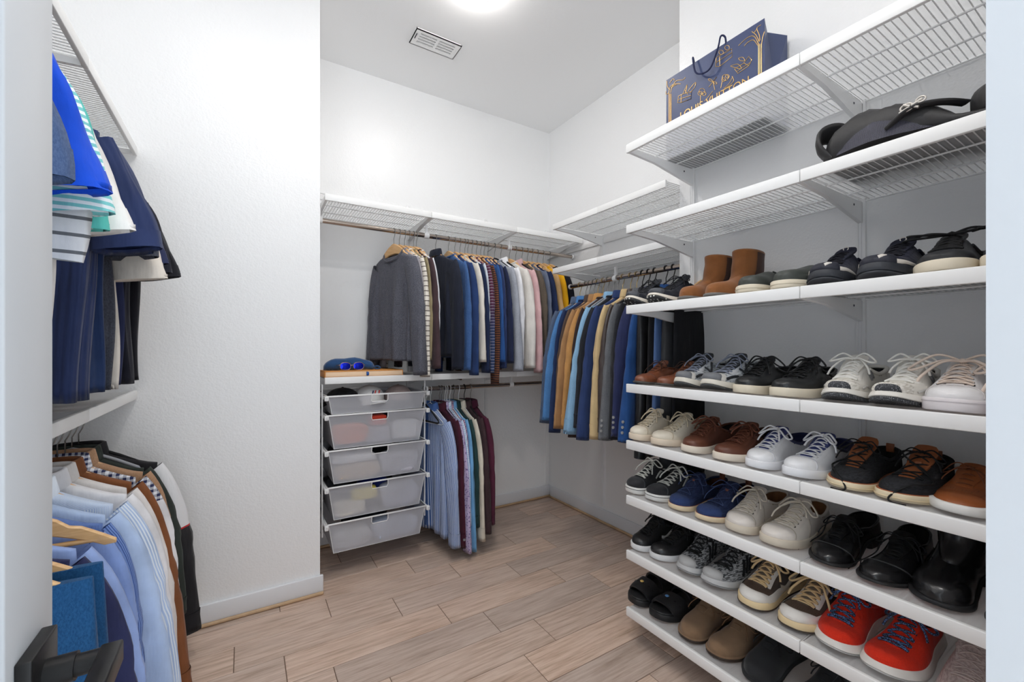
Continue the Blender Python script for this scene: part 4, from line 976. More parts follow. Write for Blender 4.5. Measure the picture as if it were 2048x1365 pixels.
def lowtop(t, sd, up, sole, lc, lining=DK, toe=None, stay=None, heelc=None, tong=None, n=6, side=1, flat=(1.6, .5), r=.0026, sole_h=.025, W=.049, L=.295, bow=True, bands=(), eyel=None, rimm=None, bowsize=.045, tup=.014, foxing=None, toe_t=.835, up_bow=0, e=.004, toe_n=2.2, welt=None, droop=.75, seam=None):
    s = Shoe(L=L, W=W, side=side, sole=sole_h, toe_n=toe_n)
    s.upper(up, lining, t); s.rim(rimm or up, t)
    s.slab('sole', sole, t, s.zb, s.zt, e)
    if foxing: s.slab('foxing_stripe', foxing, t, lambda x: s.zt(x)-.008, lambda x: s.zt(x)-.0055, e+.0006)
    if welt: s.slab('welt', welt, t, lambda x: s.zt(x)-.003, lambda x: s.zt(x)+.0006, e-.001)
    if toe: s.patch('toe_cap', toe, t, lambda a: toe_t+.05*(1-math.sin(a)), 1.0, .06, math.pi-.06, .0016)
    if toe and seam: s.ribbon('toe_seam', seam, t, [(toe_t+.05*(1-math.sin(a))-.004, a) for a in [lerp(.14, math.pi-.14, i/10) for i in range(11)]], .0022, .0018)
    if stay is not False: s.stays(stay or up, t)
    if heelc: s.patch('heel_counter', heelc, t, .006, lambda a: .17, .06, .50, .0018, 8, 6); s.patch('heel_counter', heelc, t, .006, lambda a: .17, math.pi-.06, math.pi-.50, .0018, 8, 6)
    s.tongue(tong or up, t, up=tup)
    s.laces(lc, t, n, r=r, flat=flat, eyelets=eyel)
    if bow: s.bow(lc, t, sd, r=r*.95, size=bowsize, up=up_bow, droop=droop)
    for nm, mm, pts, w in bands: s.both(nm, mm, t, pts, w)
    return s
def runner(t, sd, up, mid, out, lc, side=1, lining=DK, toe=None, stay=None, tong=None, n=6, W=.050, L=.30, flare=.006, hs=.030, ht=.023, bands=(), r=.002, flat=None, bow=True, heelc=None, bowsize=.045, spring=.016, out_h=.007, toe_wrap=None, toe_n=2.1, tup=.018, up_bow=0, rimm=None, lab=None):
    s = Shoe(L=L, W=W, side=side, spring=spring, toe_n=toe_n, solef=lambda x: lerp(hs, ht, sm((x-.25)/.5)))
    s.upper(up, lining, t); s.rim(rimm or up, t, .0055)
    s.slab('midsole', mid, t, lambda x: s.zb(x)+out_h-.001, s.zt, .003, flare)
    s.slab('outsole', out, t, s.zb, lambda x: s.zb(x)+out_h, flare-.001)
    if toe: s.patch('toe_cap', toe, t, lambda a: .84+.06*(1-math.sin(a)), 1.0, .06, math.pi-.06, .0016)
    if toe_wrap: s.patch('toe_bumper', toe_wrap, t, lambda a: .885+.05*(1-math.sin(a)), 1.0, .02, math.pi-.02, .0030)
    if stay is not False: s.stays(stay or up, t, .80)
    if heelc: s.patch('heel_counter', heelc, t, .006, .16, .06, .6, .0025, 8, 6); s.patch('heel_counter', heelc, t, .006, .16, math.pi-.06, math.pi-.6, .0025, 8, 6)
    s.tongue(tong or up, t, up=tup, hw=.026)
    s.laces(lc, t, n, r=r, flat=flat)
    if bow: s.bow(lc, t, sd, r=r, size=bowsize, up=up_bow)
    for nm, mm, pts, w in bands: s.both(nm, mm, t, pts, w)
    return s
def dress(t, sd, up, sole, lc, side=1, lining=DK, cap=True, n=4, L=.305, W=.0475, heel=.018, sole_h=.030, bowends=True, brogue=None, toe_n=2.0, seam=None):
    s = Shoe(L=L, W=W, side=side, H=DRESS_H, heel=heel, spring=.008, toe_n=toe_n, solef=lambda x: .010+heel*(1-sm((x-.30)/.28))*.25, collar=[(0, .058), (.1, .054), (.2, .045), (.3, .042), (.4, .054), (.5, .068)])
    s.upper(up, lining, t); s.rim(up, t, .003)
    s.slab('outsole', sole, t, s.zb, lambda x: s.zt(x), .005)
    z1 = heel+.001
    s.slab('heel_block', sole, t, lambda x: 0.0, lambda x: s.zb(x)+.001, .003, .002, 0.0, .27)
    if cap: s.ribbon('cap_seam', seam or up, t, [(.80-.05*(1-math.sin(a)), a) for a in [lerp(.12, math.pi-.12, i/8) for i in range(9)]], .003, .0016)
    if brogue: s.patch('toe_perforation', brogue, t, lambda a: .70-.03*math.sin(a), lambda a: .80-.02*(1-math.sin(a)), .25, math.pi-.25, .0010)
    s.stays(up, t, .70, .14, .7); s.tongue(up, t, .70, up=.014); s.laces(lc, t, n, .67, sp=.24, r=.0015, style='bar')
    s.bow(lc, t, sd, r=.0014, size=.045, ends=bowends)
    return s
def boot(t, sd, up, sole, side=1, shaft=.165, L=.30, W=.049, heel=.02, elastic=None, toe_n=2.1, pull=None, hb=.0):
    s = Shoe(L=L, W=W, side=side, H=[(0, .045), (.05, .07), (.12, .11), (.3, .125), (.4, .115), (.5, .088), (.6, .068), (.7, .056), (.8, .050), (.9, .043), (.96, .034), (1, .018)], heel=heel, spring=.008, toe_n=toe_n, solef=lambda x: .013, so=-1, hs=1.0)
    s.upper(up, up, t); s.slab('outsole', sole, t, s.zb, s.zt, .005); s.slab('heel_block', sole, t, lambda x: 0.0, lambda x: s.zb(x)+.001, .003, .002, 0.0, .27)
    rows = []; M = 32
    for i in range(17):
        q = i/16; z = lerp(.035+heel, shaft, q); cx = lerp(.092, .080, q); ax = lerp(.082, .064, sm(q*1.8))+.003*math.sin(q*14); ay = lerp(.036, .046, sm(q*2))
        rows.append([(cx+ax*math.cos(a)*(1.0 if math.cos(a) < 0 else lerp(1.25, 1.0, sm(q*1.6))), ay*math.sin(a), z+.006*math.cos(a)*q) for a in [2*math.pi*k/M for k in range(M)]])
    rows.append([(.080+(x-.080)*.93, y*.93, z-.001) for x, y, z in rows[-1]]); rows.append([(.080+(x-.080)*.90, y*.90, z-.05) for x, y, z in rows[-1]])
    MB().grid(rows, closed=True).build('shaft', up, t, smooth=True)
    if elastic:
        for g in (-1, 1):
            rr = []
            for i in range(8):
                q = lerp(.25, .98, i/7); k = int(q*16); row = rows[k]; idx = [j for j in range(M)]
                sel = range(6, 11) if g > 0 else range(22, 27)
                rr.append([(row[j][0], row[j][1]*1.035, row[j][2]) for j in sel])
            MB().grid(rr, flip=g < 0).build('elastic_panel', elastic, t, smooth=True)
    if pull: MB().tube(crom([(.012, -.006, shaft-.03), (.004, -.006, shaft+.004), (.004, .006, shaft+.004), (.012, .006, shaft-.03)], 5), .002, 6).build('pull_tab', pull, t, smooth=True)
    return s
def clog(t, sd, up, sole, side=1):
    s = Shoe(L=.29, W=.050, side=side, sole=.026, H=[(0, .05), (.12, .06), (.3, .068), (.42, .076), (.5, .078), (.6, .070), (.7, .060), (.8, .052), (.9, .046), (.96, .038), (1, .022)], collar=[(0, .022), (.1, .022), (.25, .026), (.38, .05), (.46, .072), (.5, .078)], so=.47)
    s.upper(up, DK, t); s.rim(up, t, .004); s.slab('sole', sole, t, s.zb, s.zt, .005)
    for i in range(26):
        th = -1.25+2.5*i/25; tt = 1-.13*(1-math.cos(th)); y = s.W*.98*math.sin(th)
    s.slab('sole_rib', sole, t, lambda x: s.zt(x)-.012, lambda x: s.zt(x)-.009, .0062)
    return s
def slide(t, sd, m, side=1, charm=None):
    s = Shoe(L=.285, W=.053, side=side, sole=.026, spring=.010, H=[(0, .02), (.2, .07), (.36, .078), (.5, .07), (.7, .052), (.85, .044), (1, .02)], p=[(0, .7), (1, .75)], q=[(0, .8), (1, .75)])
    s.slab('footbed', m, t, s.zb, s.zt, .004); s.slab('footbed_rim', m, t, lambda x: s.zt(x)-.001, lambda x: s.zt(x)+.006, .003, None)
    for t0, t1 in ((.28, .52), (.60, .86)):
        rows = []
        for k in range(25):
            a = math.pi*k/24; rows.append([s.pt(lerp(t0, t1, i/6)+(.03*math.sin(a) if t0 > .5 else 0), a, .004) for i in range(7)])
        inner = [[p-Vector((0, (p.y-s.cy(.5))*.10, .006)) for p in r] for r in rows]
        mb = MB().grid(rows); mb.grid(inner, flip=True)
        mb.grid([[r[0] for r in rows], [r[0] for r in inner]]); mb.grid([[r[-1] for r in rows], [r[-1] for r in inner]], flip=True)
        st = mb.build('strap', m, t, smooth=True, auto=60)
        for a in (.7, 1.15, H2, 2.0, 2.45):
            tt = lerp(t0, t1, .5)+(.03*math.sin(a) if t0 > .5 else 0); c = s.pt(tt, a, .0043); n = s.nrm(tt, a)
            MB().tube([c-n*.002, c+n*.0006], .0042, 10).build('vent_hole', DK, st, smooth=True, auto=40)
    if charm:
        c = s.pt(.745, H2+.1, .0055); MB().lathe([(.0, .003), (.006, .0025), (.008, 0), (.006, -.002)], c, 10).build('charm', charm, t, smooth=True)
    return s
# ---------------------------------------------------------------- the shoes on the shelves, far (left in the photograph) to near
def C3(*c): return c
WHT, CRM = (232, 231, 230), (226, 216, 198)
WRUB, CRUB = rubber((226, 225, 224)), rubber((222, 211, 190))
BLK = leather((34, 34, 36), .36)
def sh_black_runner(t, sd, side):
    runner(t, sd, knit((32, 34, 42), (60, 62, 70)), rubber((226, 218, 205)), dotted((44, 45, 47), (222, 222, 214), 70, .20), lace((40, 40, 44)), side, hs=.036, ht=.026, out_h=.010, spring=.026, toe_wrap=rubber((70, 72, 78)), heelc=leather((40, 44, 58)), tup=.02)
def sh_boot(t, sd, side): boot(t, sd, suede((136, 84, 42)), rubber((112, 108, 104)), side, shaft=.172, heel=.014, elastic=suede((74, 46, 34)), pull=lace((70, 60, 56)))
def sh_clog(t, sd, side): clog(t, sd, leather((62, 66, 62), .55), CRUB, side)
def sh_navy_runner(t, sd, side):
    wm = rubber((226, 219, 210)); s = runner(t, sd, knit((26, 28, 46), (44, 46, 66)), rubber((46, 49, 56)), rubber((58, 60, 66)), lace((24, 24, 34)), side, hs=.036, ht=.032, spring=.018, W=.053, toe_wrap=rubber((42, 44, 56)), tup=.02, bow=False,
      bands=[('side_wedge', wm, [(.93, .16), (.86, .22), (.76, .12), (.66, .05)], lambda q: .010*(1-q)+.003)])
    for a in (H2-.45,): s.ribbon('toe_mark', wm, t, [(.992, a), (.965, a-.02)], .012, .0035)
    # small white loop mark on the tongue
    p = s.tip+s.tdir*-.010+Vector((.004, 0, .002))
    MB().tube([p+Vector((.001*math.cos(a), .0065*math.cos(a), .0055*math.sin(a))) for a in [2*math.pi*k/14 for k in range(14)]], .0013, 5, closed=True).build('tongue_mark', wm, t, smooth=True)
    s.both('side_mark', wm, t, [(.30, .50), (.335, .62), (.31, .70)], .004)
def sh_black_gum(t, sd, side): lowtop(t, sd, leather((40, 41, 44), .5), CRUB, lace((26, 26, 28)), side=side, sole_h=.028, W=.054, bowsize=.085, droop=.05, foxing=None, r=.003, flat=None)
def sh_derby(t, sd, side): dress(t, sd, leather((122, 70, 46), .36), rubber((74, 70, 66)), lace((66, 42, 32)), side, cap=True, heel=.016, seam=leather((96, 54, 36)))
def sh_grey_runner(t, sd, side):
    runner(t, sd, mesh_knit((120, 124, 128), (196, 200, 204)), rubber((214, 208, 196)), rubber((74, 76, 78)), lace((120, 126, 142)), side, stay=leather((190, 192, 196)), toe=leather((206, 202, 196)), toe_wrap=rubber((110, 112, 116)), tong=knit((44, 46, 50)), heelc=leather((176, 178, 184)), hs=.038, ht=.028, spring=.02,
      bands=[('side_overlay', leather((44, 46, 50)), [(.88, .30), (.80, .62), (.70, .55)], .009), ('side_overlay', leather((60, 62, 66)), [(.62, .95), (.55, .45), (.48, .9)], .010)])
def sh_black_sneaker(t, sd, side): lowtop(t, sd, leather((40, 41, 42), .40), CRUB, lace((28, 28, 30)), side=side, sole_h=.027, W=.050, bowsize=.05, r=.0026)
def sh_dad(t, sd, side):
    s = runner(t, sd, leather((226, 222, 214), .5), rubber((230, 226, 218)), dotted((58, 60, 64), (150, 152, 154), 300, .25), lace((230, 228, 222)), side, stay=leather((234, 231, 224)), toe=mesh_knit((200, 194, 184), (232, 228, 220)), heelc=leather((214, 210, 202)), hs=.036, ht=.028, spring=.018, out_h=.011, bowsize=.048, up_bow=.012, r=.0026,
      bands=[('side_overlay', leather((196, 194, 190)), [(.86, .22), (.76, .42), (.66, .20)], .006)])
    g = leather((120, 120, 122))
    for sg in (0, 1):
        f = (lambda a: a) if sg == 0 else (lambda a: math.pi-a)
        for pts in ([(.44, .38), (.47, .72)], [(.47, .72), (.50, .36)], [(.50, .36), (.53, .72)]): s.ribbon('letter_stroke', g, t, [(x, f(a)) for x, a in pts], .006, .0032, 3)
    s.patch('outsole_wrap', dotted((58, 60, 64), (150, 152, 154), 300, .25), t, lambda a: .962, 1.0, .02, math.pi-.02, .003)
def sh_white_big(t, sd, side):
    lowtop(t, sd, leather((230, 228, 229), .42), rubber((226, 220, 222)), lace((226, 208, 194)), side=side, sole_h=.030, W=.055, L=.31, toe=leather((234, 232, 233)), seam=leather((196, 190, 190)), bowsize=.08, r=.0032, tong=leather((226, 222, 220)), up_bow=.012, eyel=DK, foxing=rubber((206, 200, 204)),
      bands=[('side_stripe', leather((52, 54, 62)), [(.58, .40), (.46, .50), (.30, .42), (.14, .62)], lambda q: .013)])
def sh_cream(t, sd, side): lowtop(t, sd, leather((216, 206, 188), .5), rubber((222, 205, 184)), lace((206, 192, 166)), side=side, lining=suede((170, 156, 134)), toe=leather((220, 210, 192)), seam=leather((176, 160, 136)), heelc=leather((184, 174, 152)), eyel=DK, sole_h=.025, bands=[('side_panel', leather((184, 172, 150)), [(.44, .10), (.40, .45), (.37, .85)], .016)])
def sh_brown(t, sd, side): lowtop(t, sd, leather((100, 58, 42), .46), rubber((226, 214, 198)), lace((104, 58, 40)), side=side, sole_h=.025, heelc=leather((72, 42, 32)), r=.0028, n=6)
def sh_white_navy(t, sd, side): lowtop(t, sd, leather((232, 232, 234), .42), rubber((232, 232, 235)), lace((234, 234, 236)), lining=suede((36, 42, 86)), rimm=suede((40, 46, 92)), tong=leather((60, 68, 120)), side=side, toe=leather((235, 235, 237)), seam=leather((196, 196, 202)), sole_h=.025, r=.0028)
def sh_knit_ox(t, sd, side):
    tan = leather((150, 88, 52), .5); s = lowtop(t, sd, mesh_knit((24, 25, 28), (40, 41, 46)), rubber((226, 210, 178)), lace((20, 20, 22)), tong=tan, stay=False, side=side, sole_h=.021, W=.053, L=.305, n=4, flat=None, r=.0018, toe_n=2.0, e=.006, bow=True, bowsize=.05, tup=.024, welt=rubber((160, 92, 58)))
    s.ribbon('lace_keeper', tan, t, [(.60, H2-.12), (.60, H2+.12)], .010, .006)
    s.patch('heel_tab', tan, t, .004, .035, H2-.5, H2-.1, .004, 4, 4) if False else None
    P = s.pt(.02, .75); MB().box((P.x-.004, -.009, P.z-.006), (P.x+.003, .009, P.z+.018)).build('heel_tab', tan, t, bevel=.001)
    s.slab('outsole_wave', rubber((216, 198, 164)), t, lambda x: s.zb(x)+.006, lambda x: s.zb(x)+.010, .0078)
    # one lace hangs down over the sole
    a = s.pt(s.so+.05, H2, .012); g = side
    MB().tube(crom([a, a+Vector((.03, -.030*g, -.002)), s.pt(.74, H2-g*.75, .006), s.pt(.86, H2-g*.8, .006), s.pt(.95, H2-g*.7, .007), Vector((s.L+.007, -.014*g, .016)), Vector((s.L+.012, -.010*g, .004)), Vector((s.L+.010, .016*g, .0032))], 6), .0022, 6).build('lace_end', lace((20, 20, 22)), t, smooth=True)
def sh_brogue(t, sd, side): 
    s = dress(t, sd, leather((150, 84, 44), .40), rubber((224, 222, 218)), lace((110, 62, 36)), side, cap=False, brogue=perf((140, 78, 42)), heel=.006, n=4, W=.053, L=.31)
    s.slab('midsole', rubber((232, 230, 226)), t, lambda x: s.zb(x)+.002, lambda x: s.zt(x)+.012, .006)
def sh_skate(t, sd, side):
    wl = lace((206, 206, 198)); lowtop(t, sd, suede((32, 32, 36)), rubber((222, 220, 216)), wl, side=side, toe=suede((36, 36, 40)), seam=leather((70, 70, 74)), sole_h=.026, foxing=rubber((34, 34, 36)), r=.0028, bowsize=.055, up_bow=.004, toe_n=2.5,
      bands=[('side_stripe', leather((206, 206, 200)), [(.60, .42), (.50, .62), (.40, .66), (.30, .50), (.16, .40), (.05, .46)], lambda q: .006+.004*math.sin(q*3))])
def sh_wool(t, sd, side):
    tan = leather((132, 76, 52), .5); s = lowtop(t, sd, mesh_knit((30, 42, 76), (42, 56, 94)), rubber((224, 204, 172)), lace((58, 72, 112)), tong=mesh_knit((30, 40, 72), (42, 54, 90)), stay=False, side=side, lining=suede((96, 56, 42)), sole_h=.019, n=3, flat=None, r=.0016, welt=rubber((150, 84, 58)), bowsize=.055, W=.051, toe=knit((42, 58, 100), (54, 70, 114)), up_bow=.006)
    P = s.pt(.02, .75); MB().box((P.x-.004, -.010, P.z-.006), (P.x+.003, .010, P.z+.022)).build('heel_tab', tan, t, bevel=.001)
    s.ribbon('lace_keeper', tan, t, [(.56, H2-.12), (.56, H2+.12)], .010, .006)
def sh_offwhite(t, sd, side): lowtop(t, sd, leather((222, 214, 204), .4), rubber((214, 202, 184)), lace((216, 206, 190)), lining=suede((140, 98, 62)), side=side, sole_h=.025, W=.053, L=.30, eyel=DK, toe=leather((226, 218, 210)), seam=leather((176, 166, 152)), bowsize=.05, toe_n=2.4, bands=[('side_seam', leather((170, 160, 148)), [(.70, .12), (.62, .5), (.58, .8)], .0025)])
def sh_captoe(t, sd, side):
    s = dress(t, sd, leather((30, 30, 32), .25), rubber((36, 36, 37)), lace((22, 22, 24)), side, n=5, W=.052, L=.31, heel=.022, seam=leather((58, 58, 60), .3), bowends=True)
    for g in (-1, 1):
        a = s.pt(s.so+.04, H2, .008)
        MB().tube(crom([a, a+Vector((.008, g*.03, .004)), s.pt(.56, H2-g*1.05, .008), s.pt(.66, H2-g*1.3, .010), Vector((.24, g*.066, .012)), Vector((.27, g*.070, .003))], 6), .0017, 6).build('lace_end', lace((22, 22, 24)), t, smooth=True)
def sh_chelsea(t, sd, side): boot(t, sd, leather((30, 30, 32), .24), rubber((34, 34, 36)), side, shaft=.20, W=.056, L=.30, heel=.022, elastic=knit((30, 30, 34)))
def sh_swoosh(t, sd, side): lowtop(t, sd, leather((32, 32, 34), .38), rubber((222, 221, 221)), lace((24, 24, 26)), side=side, toe=leather((36, 36, 38), .34), sole_h=.023, bowsize=.04, bands=[('side_swoosh', leather((214, 214, 212)), [(.60, .30), (.50, .14), (.36, .34), (.14, .72)], lambda q: .016*math.sin(math.pi*min(1, q*1.0+.08))**.8*(1-q)+.002)])
def sh_heather(t, sd, side):
    bk = knit((26, 26, 28)); s = runner(t, sd, mesh_knit((58, 60, 62), (168, 170, 172)), rubber((190, 190, 190)), rubber((150, 150, 150)), lace((24, 24, 26)), side, stay=False, tong=mesh_knit((50, 52, 54), (140, 142, 144)), toe_wrap=rubber((172, 172, 172)), hs=.036, ht=.026, spring=.016, heelc=leather((100, 100, 102)), bow=True, bowsize=.035, r=.0024,
      bands=[('side_stripe', bk, [(x, .22), (x-.07, .62), (x-.10, .86)], .011) for x in (.66, .59, .52)])
def sh_court(t, sd, side):
    w = leather((226, 222, 216), .45); br = suede((78, 64, 56)); s = lowtop(t, sd, br, rubber((232, 208, 164)), lace((228, 198, 150)), side=side, stay=w, tong=leather((120, 108, 96)), sole_h=.025, W=.052, L=.305, r=.0034, toe_n=2.3, bowsize=.06, rimm=br, eyel=DK, e=.0045, lining=suede((92, 78, 68)))
    s.patch('toe_box', perf((92, 76, 66)), t, .77, .955, .55, math.pi-.55, .0012)
    s.patch('mudguard', w, t, lambda a: .80+.115*math.sin(a)**2, 1.0, .04, math.pi-.04, .0030)
    s.both('side_guard', w, t, [(.88, .22), (.78, .26), (.66, .22), (.56, .10)], .024)
    s.slab('outsole', rubber((70, 60, 52)), t, s.zb, lambda x: s.zb(x)+.007, .0056)
    s.both('side_swoosh', leather((228, 220, 206)), t, [(.60, .30), (.48, .12), (.30, .38), (.08, .70)], lambda q: .020*(1-q)+.006)
    s.patch('heel_counter', w, t, .006, .12, .06, .8, .0022, 6, 5); s.patch('heel_counter', w, t, .006, .12, math.pi-.06, math.pi-.8, .0022, 6, 5)
def sh_red(t, sd, side):
    rd = fabric((222, 52, 28), 'heather', (206, 40, 22)); runner(t, sd, rd, rubber((230, 226, 220)), rubber((196, 196, 194)), speck((22, 24, 30), (92, 130, 190)), side, stay=False, tong=rd, hs=.034, ht=.026, spring=.014, n=6, r=.0028, bowsize=.045, toe_n=2.0, W=.055, L=.305, flare=.007, out_h=.006, heelc=leather((196, 40, 24)))
def sh_pink(t, sd, side): runner(t, sd, mesh_knit((182, 162, 156), (208, 192, 186)), rubber((214, 204, 200)), rubber((180, 170, 166)), lace((196, 178, 172)), side, toe_wrap=mesh_knit((182, 162, 156), (200, 186, 180)), bow=False)
CHARM = {0: mat('gold_charm', (226, 190, 110), .35, bump=(90, .1, .0005)), 1: mat('blue_charm', (96, 150, 206), .35, bump=(90, .1, .0005))}
def sh_slide(t, sd, side): slide(t, sd, rubber((30, 30, 32), .55), side, CHARM[0 if side < 0 else 1])
def chukka(t, sd, up, lc, sole, side):
    s = Shoe(L=.305, W=.054, side=side, H=[(0, .105), (.12, .125), (.3, .13), (.4, .122), (.5, .098), (.6, .076), (.7, .062), (.8, .054), (.9, .047), (.96, .037), (1, .018)], collar=[(0, .100), (.15, .104), (.3, .106), (.45, .106), (.5, .1)], solef=lambda x: .014, spring=.006, so=.40)
    s.upper(up, DK, t); s.rim(up, t, .0035); s.slab('outsole', sole, t, s.zb, s.zt, .004)
    s.slab('welt', up, t, lambda x: s.zt(x)-.001, lambda x: s.zt(x)+.002, .005); s.stays(up, t, .66, .12, .8); s.tongue(up, t, .66, up=.01); s.laces(lc, t, 2, .60, .50, sp=.25, r=.0018, style='bar'); s.bow(lc, t, sd, r=.0017, size=.05, t=.50)
def sh_chukka(t, sd, side): chukka(t, sd, suede((136, 108, 82)), lace((120, 90, 64)), rubber((62, 50, 42)), side)
def sh_blackdesert(t, sd, side): chukka(t, sd, suede((40, 41, 44)), lace((30, 30, 32)), rubber((44, 44, 46)), side)

shoes = {
 3: [((1265, 1307), sh_black_runner, 'running_shoe', 'black running shoe with white-dotted sole', .30), ((1363, 1409), sh_boot, 'ankle_boot', 'tan suede pull-on ankle boot', .30), ((1480, 1551), sh_clog, 'slip_on_shoe', 'dark grey slip-on shoe with ribbed cream sole', .29),
     ((1618, 1712), sh_navy_runner, 'running_shoe', 'navy knit running shoe with white wedge marks', .30), ((1832, 1972), sh_black_gum, 'sneaker', 'black sneaker with cream sole and long loose lace', .295)],
 4: [((1275, 1301), sh_derby, 'derby_shoe', 'polished brown leather derby shoe', .305), ((1359, 1407), sh_grey_runner, 'running_shoe', 'silver grey running shoe with black tongue', .30), ((1479, 1546), sh_black_sneaker, 'sneaker', 'black leather sneaker with thick cream sole', .295),
     ((1642, 1732), sh_dad, 'running_shoe', 'off-white running shoe with grey letter and dark sole', .30), ((1854, 1978), sh_white_big, 'sneaker', 'chunky white sneaker with pale peach laces', .31)],
 5: [((1269, 1315), sh_cream, 'sneaker', 'cream leather sneaker with beige laces', .295), ((1374, 1434), sh_brown, 'sneaker', 'dark brown leather sneaker with off-white sole', .295), ((1505, 1577), sh_white_navy, 'sneaker', 'white leather sneaker with navy lining', .295),
     ((1666, 1752), sh_knit_ox, 'oxford_shoe', 'black knit oxford with cream sole and tan tongue', .305), ((1878, 2012), sh_brogue, 'brogue_shoe', 'tan perforated brogue with white sole', .31)],
 6: [((1260, 1300), sh_skate, 'skate_shoe', 'black suede skate shoe with white laces', .295), ((1345, 1395), sh_wool, 'lace_up_shoe', 'navy wool lace-up shoe with tan heel tab', .295), ((1456, 1527), sh_offwhite, 'sneaker', 'worn off-white leather sneaker with brown lining', .30),
     ((1623, 1717), sh_captoe, 'oxford_shoe', 'black polished cap-toe oxford', .31), ((1839, 1978), sh_chelsea, 'ankle_boot', 'black leather chelsea boot', .30)],
 7: [((1270, 1306), sh_swoosh, 'sneaker', 'black leather sneaker with white sole and curved white mark', .295), ((1357, 1413), sh_heather, 'running_shoe', 'heather grey knit running shoe with black stripes', .30), ((1487, 1546), sh_court, 'sneaker', 'brown and white court sneaker with cream laces', .305),
     ((1640, 1735), sh_red, 'running_shoe', 'bright red running shoe with black speckled laces', .305), ((1872, None), sh_pink, 'running_shoe', 'pale pinkish grey knit shoe', .30)],
 8: [((1264, 1305), sh_slide, 'slide_sandal', 'black two-strap slide sandal', .285), ((1363, 1413), sh_chukka, 'desert_boot', 'brown suede desert boot', .305), ((1493, 1580), sh_blackdesert, 'desert_boot', 'black suede desert boot', .305)],
}
NTH = {3: 'third', 4: 'fourth', 5: 'fifth', 6: 'sixth', 7: 'seventh', 8: 'lowest'}
sd = 0
for lv, row in shoes.items():
    prev = None
    for us, fn, nm, lb, L in row:
        for j, u in enumerate(us):
            if u is None: continue
            sd += 1
            y = y_at(u, XF+0.085)-0.049
            if prev is not None and prev-y < 0.100: y = prev-0.100
            prev = y
            lab = lb + (', left one of its pair' if j == 0 else ', right one of its pair') if us[1] else lb + ' at the right end of the shelf'
            rn = random.Random(sd*31)
            t = thing(nm, lab, 'boot' if 'boot' in nm else 'sandal' if 'slide' in nm else 'shoe', (XF+0.021+L+rn.uniform(0, .008)+(.006 if lv >= 6 else 0), y, LV[lv]+0.0006), R(180+rn.uniform(-2.5, 2.5)+(3 if j else -3)*(.6)), 'shoes on the ' + NTH[lv] + ' shelf')
            fn(t, sd, -1 if j == 0 else 1)
# ---------------------------------------------------------------- mesh drawers
def mesh_mat():
    t = NT('fine_white_mesh'); t.b.inputs['Base Color'].default_value = lin((214, 214, 220)); t.b.inputs['Roughness'].default_value = .6
    sep = t.add('ShaderNodeSeparateXYZ'); t.link(t.coord(), sep.inputs[0])
    w = t.math('SINE', t.math('MULTIPLY', sep.outputs['X'], 6.283/.008)); w2 = t.math('SINE', t.math('MULTIPLY', sep.outputs['Z'], 6.283/.006))
    t.bump(t.math('ADD', w, w2), .15, .001)
    tp = t.add('ShaderNodeBsdfTransparent'); mx = t.add('ShaderNodeMixShader'); mx.inputs[0].default_value = .62
    t.link(t.b.outputs[0], mx.inputs[1]); t.link(tp.outputs[0], mx.inputs[2]); t.link(mx.outputs[0], t.out.inputs['Surface']); return t.m
M_MESH = mesh_mat()
DX_0, DX_1, DYF, DYB = 0.338, 0.852, 2.252, 2.64
def quad_panel(mb, a, b, c, d, th):
    """thin closed panel through 4 corners, thickness along its normal"""
    a, b, c, d = map(Vector, (a, b, c, d)); n = (b-a).cross(d-a).normalized()*th; i = len(mb.v)
    mb.v += [tuple(p) for p in (a, b, c, d, a+n, b+n, c+n, d+n)]
    mb.f += [tuple(i+k for k in q) for q in ((0, 3, 2, 1), (4, 5, 6, 7), (0, 1, 5, 4), (1, 2, 6, 5), (2, 3, 7, 6), (3, 0, 4, 7))]
